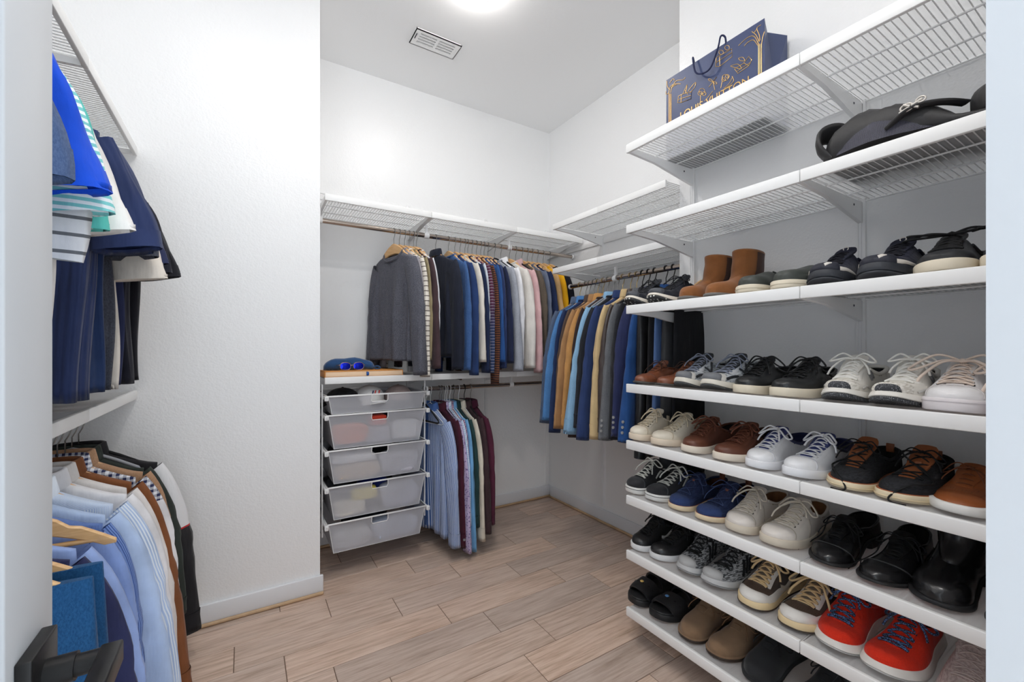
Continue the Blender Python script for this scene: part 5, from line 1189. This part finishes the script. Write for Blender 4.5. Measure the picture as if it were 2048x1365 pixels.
def drawer(label, zr, dep):
    t = thing('mesh_drawer', label, 'drawer', (0, 0, zr), 0, 'white mesh drawers')
    x0, x1, y0, y1, i = DX_0+.012, DX_1-.012, DYF, DYB, .024*dep/.172+.004
    def front(f, x): return (x, y0+i*.6*f, -dep*f)     # f 0 top .. 1 bottom
    def xl(f): return x0+i*f
    def xr(f): return x1-i*f
    hx0, hx1, hf = .556, .638, .038/dep
    mb = MB()
    quad_panel(mb, front(1, xl(1)), front(1, hx0), front(0, hx0), front(0, xl(0)), .0012)
    quad_panel(mb, front(1, hx1), front(1, xr(1)), front(0, xr(0)), front(0, hx1), .0012)
    quad_panel(mb, front(1, hx0), front(1, hx1), front(hf, hx1), front(hf, hx0), .0012)
    mb.build('front_panel', M_MESH, t)
    mb = MB()
    for xt, xb in ((x0, xl(1)), (x1, xr(1))): quad_panel(mb, (xt, y0, 0), (xt, y1, 0), (xb, y1-i*.6, -dep), (xb, y0+i*.6, -dep), .0012)
    quad_panel(mb, (x1, y1, 0), (x0, y1, 0), (xl(1), y1-i*.6, -dep), (xr(1), y1-i*.6, -dep), .0012)
    quad_panel(mb, front(1, xl(1)), front(1, xr(1)), (xr(1), y1-i*.6, -dep), (xl(1), y1-i*.6, -dep), .0012)
    mb.build('bin', M_MESH, t)
    rr = .0042
    MB().tube([(x0-.004, y0-.003, 0), (x1+.004, y0-.003, 0), (x1+.004, y1, 0), (x0-.004, y1, 0)], rr, 8, closed=True).build('rim', M_STEEL, t, smooth=True)
    MB().tube([front(1, xl(1)), front(1, xr(1)), (xr(1), y1-i*.6, -dep), (xl(1), y1-i*.6, -dep)], .0016, 6, closed=True).tube([front(0, x0), front(1, xl(1))], .0016, 6).tube([front(0, x1), front(1, xr(1))], .0016, 6).build('edge_wire', M_STEEL, t, smooth=True)
    hp = [(hx0, y0-.003, 0)] + [front(hf-.08, hx0-.001), front(hf, hx0+.004), front(hf, hx1-.004), front(hf-.08, hx1+.001)] + [(hx1, y0-.003, 0)]
    MB().tube([Vector(p)+Vector((0, -.001, 0)) for p in hp], .0024, 7).build('handle_rim', M_STEEL, t, smooth=True)
    for xs, g in ((DX_0, -1), (DX_1, 1)):
        ru = MB().box((xs-.006, y0-.016, -.016), (xs+.006, y1+.02, -.002)).box((xs-.002-.004*g, y0-.014, -.003), (xs+.002-.004*g, y1, .005)).build('runner', M_STEEL, t, bevel=.0012)
        MB().box((xs-.009, y0-.026, -.019), (xs+.009, y0-.004, .004)).build('end_cap', M_LIP, ru, bevel=.003)
        MB().cyl((xs, 0, -.011), .0016, y0-.0266, y0-.024, 8, 'Y').cyl((xs, 0, -.004), .0016, y0-.0266, y0-.024, 8, 'Y').build('screw', M_DUCT, ru)
    return t
DR = [.903, .809, .635, .456, .277]
drawer('shallow top white mesh drawer holding caps', DR[0], .088)
drawer('second white mesh drawer with orange clothes behind the mesh', DR[1], .168)
drawer('third white mesh drawer with folded beige clothes', DR[2], .166)
drawer('fourth white mesh drawer with a yellow band showing', DR[3], .166)
drawer('lowest white mesh drawer', DR[4], .150)
fr = thing('drawer_frame', 'white hanging side frames carrying the mesh drawers', 'drawer frame', (0, 0, 0))
for xs in (DX_0-.009, DX_1+.009):
    for y in (DYF+.06, DYB-.03): box((xs-.003, y-.006, .20), (xs+.003, y+.006, .960)).build('upright', M_STEEL, fr, bevel=.001)

def blob(name, label, cat, c, size, m, seed=0, group=None, p=.45, amp=.12, rz=0, n=26):
    """soft lump of cloth, flat underneath"""
    rn = random.Random(seed); ph = [rn.uniform(0, 6.28) for _ in range(8)]; t = MB(); rows = []
    for i in range(15):
        a = -math.pi/2+math.pi*i/14; row = []
        for k in range(n):
            b = 2*math.pi*k/n; sg = lambda v, e: math.copysign(abs(v)**e, v)
            r = 1+amp*(.6*math.sin(3*b+ph[0]+2*a)+.5*math.sin(5*b+ph[1]-3*a)+.5*math.sin(7*b+ph[2])*math.cos(3*a+ph[3]))
            row.append((size[0]/2*sg(math.cos(a), p)*sg(math.cos(b), p)*r, size[1]/2*sg(math.cos(a), p)*sg(math.sin(b), p)*r, size[2]*(.5+.5*sg(math.sin(a), .6)*(1+amp*.9*math.sin(4*b+ph[4])*math.cos(a)))))
        rows.append(row)
    o = t.grid(rows, closed=True).build(name, m, None, smooth=True)
    o.location = c; o.rotation_euler = (0, 0, rz)
    return tag(o, label, cat, group)
G = 'clothes inside the mesh drawers'
def inz(k, f=0): return DR[k]-(.088, .168, .166, .166, .150)[k]+.003+f
def cap(label, c, m, rz, brim=None, logo=None):
    t = thing('baseball_cap', label, 'cap', c, rz, 'caps in the top drawer'); rows = []
    for i in range(10):
        a = math.pi/2*i/9; rows.append([(.082*math.cos(a)*math.cos(b)*1.08, .074*math.cos(a)*math.sin(b), .075*math.sin(a)**.8 if i else 0) for b in [2*math.pi*k/24 for k in range(24)]])
    MB().grid(rows, closed=True).build('crown', m, t, smooth=True)
    br = [[(lerp(.07, .145, i/5)*math.cos(b), lerp(.07, .09, i/5)*math.sin(b), .004-.012*(i/5)-.02*abs(math.sin(b))**2*(i/5)) for b in [lerp(-.95, .95, k/12) for k in range(13)]] for i in range(6)]
    MB().grid(br).grid([[(x, y, z-.003) for x, y, z in r] for r in br], flip=True).build('brim', brim or m, t, smooth=True)
    MB().lathe([(.0, .004), (.006, .002), (.007, 0)], (0, 0, .075), 10).build('button', m, t, smooth=True)
    if logo:
        for k, mm in enumerate(logo):
            a = lerp(-.25, .25, k/(len(logo)-1)); 
            MB().tube([(.090*math.cos(.35)*math.cos(a+q*.06), .075*math.cos(.35)*math.sin(a+q*.06)*1.02, .03+.022*q) for q in (0, .5, 1)], .0032, 6).build('flag_stripe', mm, t, smooth=True)
    return t
NVY, RED = F((30, 40, 84)), F((190, 48, 48))
cap('black baseball cap at the left of the top mesh drawer', (.44, 2.39, inz(0)+.040), F((30, 29, 32)), R(150))
cap('white baseball cap with flag-striped patch in the top drawer', (.575, 2.385, inz(0)+.048), F((214, 213, 212)), R(-80), logo=[NVY, RED, F((224, 224, 224)), RED])
cap('pinkish grey baseball cap at the right of the top drawer', (.735, 2.39, inz(0)+.042), F((172, 154, 150)), R(60))
spec = [
 (1, 'black folded sweatpants', 'trousers', (.48, 2.50, .03), (.22, .24, .120), (40, 40, 48), 'at the left of the second drawer'),
 (1, 'orange sportswear', 'shirt', (.455, 2.305, .012), (.17, .08, .10), (226, 128, 84), 'behind the left mesh of the second drawer'),
 (1, 'grey lilac folded tees', 'shirt', (.60, 2.325, .002), (.13, .09, .085), (186, 182, 194), 'in the middle of the second drawer'),
 (1, 'red and white ribbed socks', 'socks', (.60, 2.32, .09), (.09, .08, .055), (210, 70, 50), 'in the handle opening of the second drawer'),
 (1, 'white printed tee', 'shirt', (.745, 2.302, .008), (.15, .07, .10), (236, 236, 238), 'at the right mesh of the second drawer'),
 (1, 'dark navy folded shorts', 'shorts', (.70, 2.50, .03), (.22, .24, .12), (34, 38, 58), 'at the right rear of the second drawer'),
 (2, 'beige folded chinos', 'trousers', (.49, 2.315, 0), (.22, .10, .085), (214, 196, 176), 'in the third drawer'),
 (2, 'white folded tees', 'shirt', (.48, 2.312, .086), (.21, .09, .04), (236, 236, 238), 'on top of the beige chinos'),
 (2, 'grey folded tees', 'shirt', (.71, 2.325, 0), (.21, .12, .11), (196, 196, 206), 'at the right of the third drawer'),
 (2, 'black folded knitwear', 'sweater', (.60, 2.53, 0), (.40, .15, .145), (44, 43, 46), 'at the rear of the third drawer'),
 (3, 'cream crumpled underwear', 'underwear', (.455, 2.302, 0), (.15, .075, .075), (236, 230, 214), 'at the left mesh of the fourth drawer'),
 (3, 'yellow banded shorts', 'shorts', (.53, 2.305, .065), (.13, .07, .06), (230, 214, 100), 'behind the mesh of the fourth drawer'),
 (3, 'navy blue folded boxers', 'underwear', (.60, 2.42, .03), (.15, .13, .12), (30, 44, 110), 'in the handle opening of the fourth drawer'),
 (3, 'pale blue grey folded tees', 'shirt', (.715, 2.325, 0), (.20, .12, .12), (196, 200, 216), 'at the right of the fourth drawer'),
 (3, 'dark grey folded sweats', 'sweater', (.55, 2.56, 0), (.38, .12, .14), (70, 70, 74), 'at the rear of the fourth drawer'),
 (4, 'light grey rolled towels', 'towel', (.465, 2.32, 0), (.18, .11, .09), (214, 215, 218), 'at the left of the lowest drawer'),
 (4, 'black gym clothes', 'shirt', (.58, 2.50, 0), (.22, .20, .128), (38, 38, 44), 'in the middle of the lowest drawer'),
 (4, 'blue grey rolled towels', 'towel', (.69, 2.325, 0), (.24, .12, .10), (192, 200, 218), 'at the right of the lowest drawer'),
]
for i, (k, nm, cat, c, sz, col, where) in enumerate(spec):
    blob(nm.replace(' ', '_').replace('red_and_white_', ''), nm + ' ' + where, cat, (c[0], c[1], inz(k, c[2])), sz, F(col), 300+i, G, .35, .08)

# ---------------------------------------------------------------- things on the shelf over the drawers
ZS = 0.9925
t = thing('flat_gift_box', 'flat orange gift box with pale front and blue tab', 'box', (.338, 2.285, ZS))
ORG = mat('orange_card', (226, 154, 78), .5, bump=(300, .05, .0005)); PALE = mat('pale_card', (238, 206, 172), .6, bump=(300, .05, .0005))
MB().box((0, 0, 0), (.392, .20, .003)).box((0, 0, .029), (.392, .20, .032)).box((0, 0, 0), (.003, .20, .032)).box((.389, 0, 0), (.392, .20, .032)).box((0, .197, 0), (.392, .20, .032)).build('sleeve', ORG, t, bevel=.0008)
box((.0035, .0012, .0035), (.3885, .19, .0285)).build('drawer', PALE, t, bevel=.001)
MB().tube([(.205, .002, .024), (.205, -.005, .022), (.205, -.006, .012), (.205, .001, .008)], .0065, 8, flat=(1.0, .35)).build('pull_tab', mat('blue_ribbon', (28, 84, 158), .6, bump=(500, .1, .0004)), t, smooth=True)
VEL = mat('blue_velvet', (14, 70, 122), .8, bump=(60, .35, .004), var=.25, sheen=.4)
t = thing('glasses_case', 'deep blue velvet pouch lying behind the sunglasses', 'pouch', (.475, 2.400, ZS+.033)); rows = []
for i in range(17):
    a = math.pi*i/16; x = -.128*math.cos(a); f = math.sin(a)**.55
    rows.append([(x, .040*f*math.copysign(abs(math.cos(b))**.7, math.cos(b)), max(0, .032*f*(1+math.sin(b)*(1+.10*math.sin(x*60)))) ) for b in [2*math.pi*k/22 for k in range(22)]])
MB().grid(rows, closed=True, flip=True).build('pouch_body', VEL, t, smooth=True)
MB().tube(crom([(.118, -.02, .012), (.140, -.024, .018), (.158, -.022, .010), (.150, -.02, .003), (.128, -.018, .004)], 5), .004, 7).build('drawstring', VEL, t, smooth=True)
t = thing('sunglasses', 'round thin-framed sunglasses with mirrored blue lenses', 'sunglasses', (.473, 2.318, ZS+.0335), R(4))
LENS = mat('blue_mirror_lens', (20, 44, 214), .08, .75, bump=(10, .02, .001)); FRM = mat('rose_metal', (176, 148, 140), .3, 1.0, bump=(60, .02, .0005))
for g in (-1, 1):
    def lens(r, y): return [(g*.033+r*1.08*math.copysign(abs(math.cos(a))**.8, math.cos(a)), y, .0215+r*.80*math.copysign(abs(math.sin(a))**.85, math.sin(a))) for a in [2*math.pi*k/26 for k in range(26)]]
    rim = MB().tube(lens(.0245, 0), .0016, 6, closed=True).build('lens_rim', FRM, t, smooth=True)
    MB().grid([lens(.0238, .0008), lens(.012, -.0018), [(g*.033, -.0024, .0215)]*26], closed=True).build('lens', LENS, rim, smooth=True)
    MB().tube(crom([(g*.060, 0, .028), (g*.066, .006, .028), (g*.066, .05, .024), (g*.064, .115, .012), (g*.062, .125, .003)], 5), .0017, 6).build('temple', FRM, t, smooth=True)
MB().tube([(-.009, 0, .024), (0, -.002, .028), (.009, 0, .024)], .0014, 6).build('bridge', FRM, t, smooth=True)

# ---------------------------------------------------------------- navy gift bag on the top shelf
NB = mat('navy_paper', (58, 70, 108), .45, bump=(120, .05, .001), var=.06); GOLD = mat('gold_foil', (226, 186, 120), .28, .85, bump=(90, .1, .0006))
BX0, BX1, BY0, BY1, BZ0, BZ1 = 1.500, 1.652, .786, 1.186, LV['A']+.0008, 2.262
bag = thing('gift_bag', 'navy paper gift bag with gold line drawings and lettering', 'gift bag', (BX0, BY1, BZ0))
# local: x into the wall, y negative toward the camera side
bw, bd, bh = BY1-BY0, BX1-BX0, BZ1-BZ0
box((0, -bw, 0), (.0016, 0, bh)).build('front_panel', NB, bag)
box((bd-.0016, -bw, 0), (bd, 0, bh)).build('back_panel', NB, bag)
for y in (-bw, -.0016): 
    g = 1 if y < -.1 else -1
    MB().grid([[(0, y, 0), (bd/2, y, 0), (bd, y, 0)], [(0, y, bh*.45), (bd/2, y+g*.006, bh*.45), (bd, y, bh*.45)], [(0, y, bh), (bd/2, y+g*.03, bh), (bd, y, bh)]]).build('gusset', NB, bag)
box((0, -bw, 0), (bd, 0, .002)).build('base', mat('bag_base', (44, 46, 56), .7, bump=(90, .05, .001)), bag)
cord = mat('navy_cord', (28, 36, 72), .85, bump=(700, .3, .0006))
def onbag(px, py):
    """pixel of the photograph -> point of the bag's front panel (local y, z)"""
    u, v = 1260+px/6.024, 60+py/6.024; y = y_at(u, BX0); t_ = BX0*math.sin(HEAD)+y*math.cos(HEAD); return y-BY1, EYE+(697-v)/FPX*t_-BZ0
def gl(name, pts, r=.0011, smooth=True):
    P = [(-.0007, *onbag(*p)) for p in pts]; MB().tube(crom(P, 4) if smooth else P, r, 5).build(name, GOLD, bag, smooth=True)
def ring(px, py, r, n=12): gl('gold_flower', [(px+r*math.cos(2*math.pi*k/n), py+r*math.sin(2*math.pi*k/n)) for k in range(n+1)])
for pts in ([(470, 770), (470, 1130)], [(484, 770), (484, 1125)], [(497, 770), (497, 1120)], [(470, 780), (480, 700), (530, 655), (612, 650)], [(500, 700), (560, 615), (640, 602), (668, 570)], [(484, 720), (452, 680), (446, 618)], [(490, 760), (510, 690), (560, 660)], [(480, 640), (520, 590), (540, 610)], [(470, 760), (438, 775), (436, 740)],
            [(1550, 170), (1550, 560)], [(1567, 170), (1567, 555)], [(1586, 170), (1586, 550)], [(1552, 170), (1500, 80), (1420, 92), (1308, 190)], [(1540, 185), (1490, 122), (1420, 150), (1378, 196)], [(1586, 180), (1600, 90), (1622, 20)], [(1560, 140), (1520, 60), (1470, 20)], [(1568, 130), (1560, 60), (1530, -20), (1580, -60)], [(1500, 30), (1530, -10)]):
    gl('gold_tree', pts, .0013)
for pts in ([(585, 800), (575, 878), (616, 876), (735, 832), (742, 742), (640, 772), (585, 800)], [(620, 785), (616, 876)], [(585, 840), (738, 790)], [(1040, 340), (1034, 442), (1082, 440), (1232, 322), (1228, 228), (1060, 322), (1040, 340)], [(1082, 320), (1084, 440)], [(1045, 390), (1230, 270)], [(1262, 470), (1302, 526), (1432, 432), (1468, 360), (1432, 320), (1372, 402), (1262, 470)], [(1376, 400), (1432, 432)], [(1290, 500), (1455, 390)]):
    gl('gold_trunk', pts, .0012, False)
for pts in ([(640, 772), (690, 660), (668, 770)], [(700, 742), (790, 632), (780, 692), (722, 760)], [(660, 720), (700, 780)], [(1212, 436), (1300, 412), (1345, 470), (1250, 450), (1212, 436)], [(1308, 342), (1360, 330), (1384, 372), (1330, 368), (1308, 342)], [(1230, 560), (1250, 620), (1170, 690), (1130, 700)], [(1240, 560), (1200, 640), (1140, 700)], [(900, 860), (960, 790), (1000, 740)]):
    gl('gold_wing', pts, .0011)
for px, py, r in ((1100, 270, 26), (1172, 214, 28), (870, 740, 34), (895, 770, 24), (845, 765, 24), (1150, 575, 36), (1175, 560, 22), (1130, 600, 22)): ring(px, py, r)
for a in ((945, 592), (1046, 566), (950, 692), (1048, 652)): gl('gold_flower', [(1002, 622), (lerp(1002, a[0], .6)+8, lerp(622, a[1], .6)-10), a, (lerp(1002, a[0], .6)-8, lerp(622, a[1], .6)+10), (1002, 622)])
for pts in ([(1002, 622), (1024, 725)], [(1115, 610), (1096, 700)], [(852, 790), (848, 880)]): gl('gold_stem', pts)
cu = D.curves.new('gold_lettering', 'FONT'); cu.body = 'LOUIS VUITTON'; cu.size = .0385; cu.extrude = .0004; cu.space_character = 1.0
tmp = D.objects.new('tmp_text', cu); COL.objects.link(tmp); bpy.context.view_layer.update()
tme = D.meshes.new_from_object(tmp.evaluated_get(bpy.context.evaluated_depsgraph_get())); D.objects.remove(tmp); D.curves.remove(cu)
tme.materials.clear(); tx = put('gold_lettering', tme, GOLD, bag)
tx.rotation_euler = (R(90), 0, R(-90)); tx.location = (-.0008, -.066, 2.068-BZ0)
for k, (a, b) in enumerate(((745, 440), (1150, 190))):
    pass
y1, z1 = onbag(770, 455); y2, z2 = onbag(1150, 215)
MB().tube(crom([(.004, y1, z1-.02), (.003, y1, bh-.006), (-.004, y1, bh+.016), (-.012, y1-.004, bh+.008), (-.018, y1-.02, z1-.035), (-.020, (y1+y2)/2+.01, z1-.058), (-.018, y2+.045, z2-.05), (-.014, y2+.02, bh-.01), (-.010, y2+.012, bh+.028), (-.002, y2, bh+.020), (.004, y2, bh-.012)], 6), .0032, 8).build('rope_handle', cord, bag, smooth=True)

# ---------------------------------------------------------------- black bag on the second shelf
ZB = LV['B']+.0008
NYL = mat('black_nylon', (46, 45, 46), .6, bump=(35, .35, .004), var=.12)
def net():
    t = NT('black_netting'); c = t.coord((1, 1, 1)); sep = t.add('ShaderNodeSeparateXYZ'); t.link(c, sep.inputs[0])
    a = t.math('SINE', t.math('MULTIPLY', t.math('ADD', sep.outputs['Y'], sep.outputs['Z']), 1500)); b = t.math('SINE', t.math('MULTIPLY', t.math('SUBTRACT', sep.outputs['Y'], sep.outputs['Z']), 1500))
    f = t.math('MULTIPLY', a, b); t.link(t.ramp(f, [(.1, lin((26, 26, 36))), (.6, lin((96, 96, 116)))]), t.b.inputs['Base Color']); t.b.inputs['Roughness'].default_value = .55; t.bump(f, .3, .001); return t.m
bp = thing('backpack', 'black nylon backpack with netted pocket lying on the second shelf', 'backpack', (1.285, .53, ZB))
prof = [(0, .05), (.02, .09), (.06, .118), (.10, .122), (.15, .112), (.19, .092), (.225, .062), (.25, .036), (.28, .024), (.395, .014)]
rows = []
for i in range(28):
    y = .395*i/27; h = table(prof, y); w = .27*min(1, .35+math.sin(math.pi*min(1, y/.395*.9+.08))**.5); row = []
    for k in range(24):
        b = 2*math.pi*k/24; wr = 1+.07*math.sin(9*y*10+3*b)+.06*math.sin(5*b+y*40)+.03*math.sin(9*b-y*130)
        row.append((.13+w/2*math.copysign(abs(math.cos(b))**.7, math.cos(b)), -y, max(0, h*.5+h*.5*math.copysign(abs(math.sin(b))**.6, math.sin(b))*wr)))
    rows.append(row)
mb = MB().grid(rows, closed=True); mb.fan(rows[0]); mb.fan(rows[-1], True); mb.build('main_body', NYL, bp, smooth=True)
rows = []
for i in range(16):
    y = lerp(.035, .225, i/15); h = table(prof, y); bulge = .012*math.sin(math.pi*i/15)
    rows.append([(.13-(.135-.02*abs(i/15-.4))*math.cos(a)-bulge*math.cos(a)-.002, -y, .004+h*.98*math.sin(a)**.8+.004) for a in [lerp(.05, 1.25, k/9) for k in range(10)]])
MB().grid(rows).build('net_pocket', net(), bp, smooth=True)
MB().tube(crom([(.03, -.012, .02), (.02, .010, .055), (.03, .014, .088), (.05, -.002, .100), (.07, -.016, .092), (.08, -.012, .06)], 5), [.016]*26, 8, flat=(1.9, .45)).build('rolled_top', NYL, bp, smooth=True)
MB().tube(crom([(-.010, -.14, .036), (-.012, -.17, .058), (-.008, -.20, .066), (.01, -.235, .062), (.04, -.26, .056)], 5), .010, 8, flat=(1.3, .4)).build('shoulder_strap', NYL, bp, smooth=True)
bk = MB()
for p in ([(-.018, -.165, .060), (-.018, -.205, .076)], [(-.018, -.172, .076), (-.018, -.198, .060)]): bk.tube(p, .0028, 7)
bk.tube([(-.018, -.178+.011*math.cos(a), .068+.008*math.sin(a)) for a in [2*math.pi*k/16 for k in range(16)]], .0022, 6, closed=True).tube([(-.018, -.202+.008*math.cos(a), .075+.006*math.sin(a)) for a in [2*math.pi*k/16 for k in range(16)]], .002, 6, closed=True)
bk.build('silver_buckle', mat('pale_buckle', (206, 200, 192), .35, .3, bump=(60, .05, .0006)), bp, smooth=True)
blob('nylon_pouch', 'black nylon pouch at the right end of the second shelf', 'pouch', (1.38, .195, ZB), (.20, .150, .085), NYL, 500, None, .7, .05)
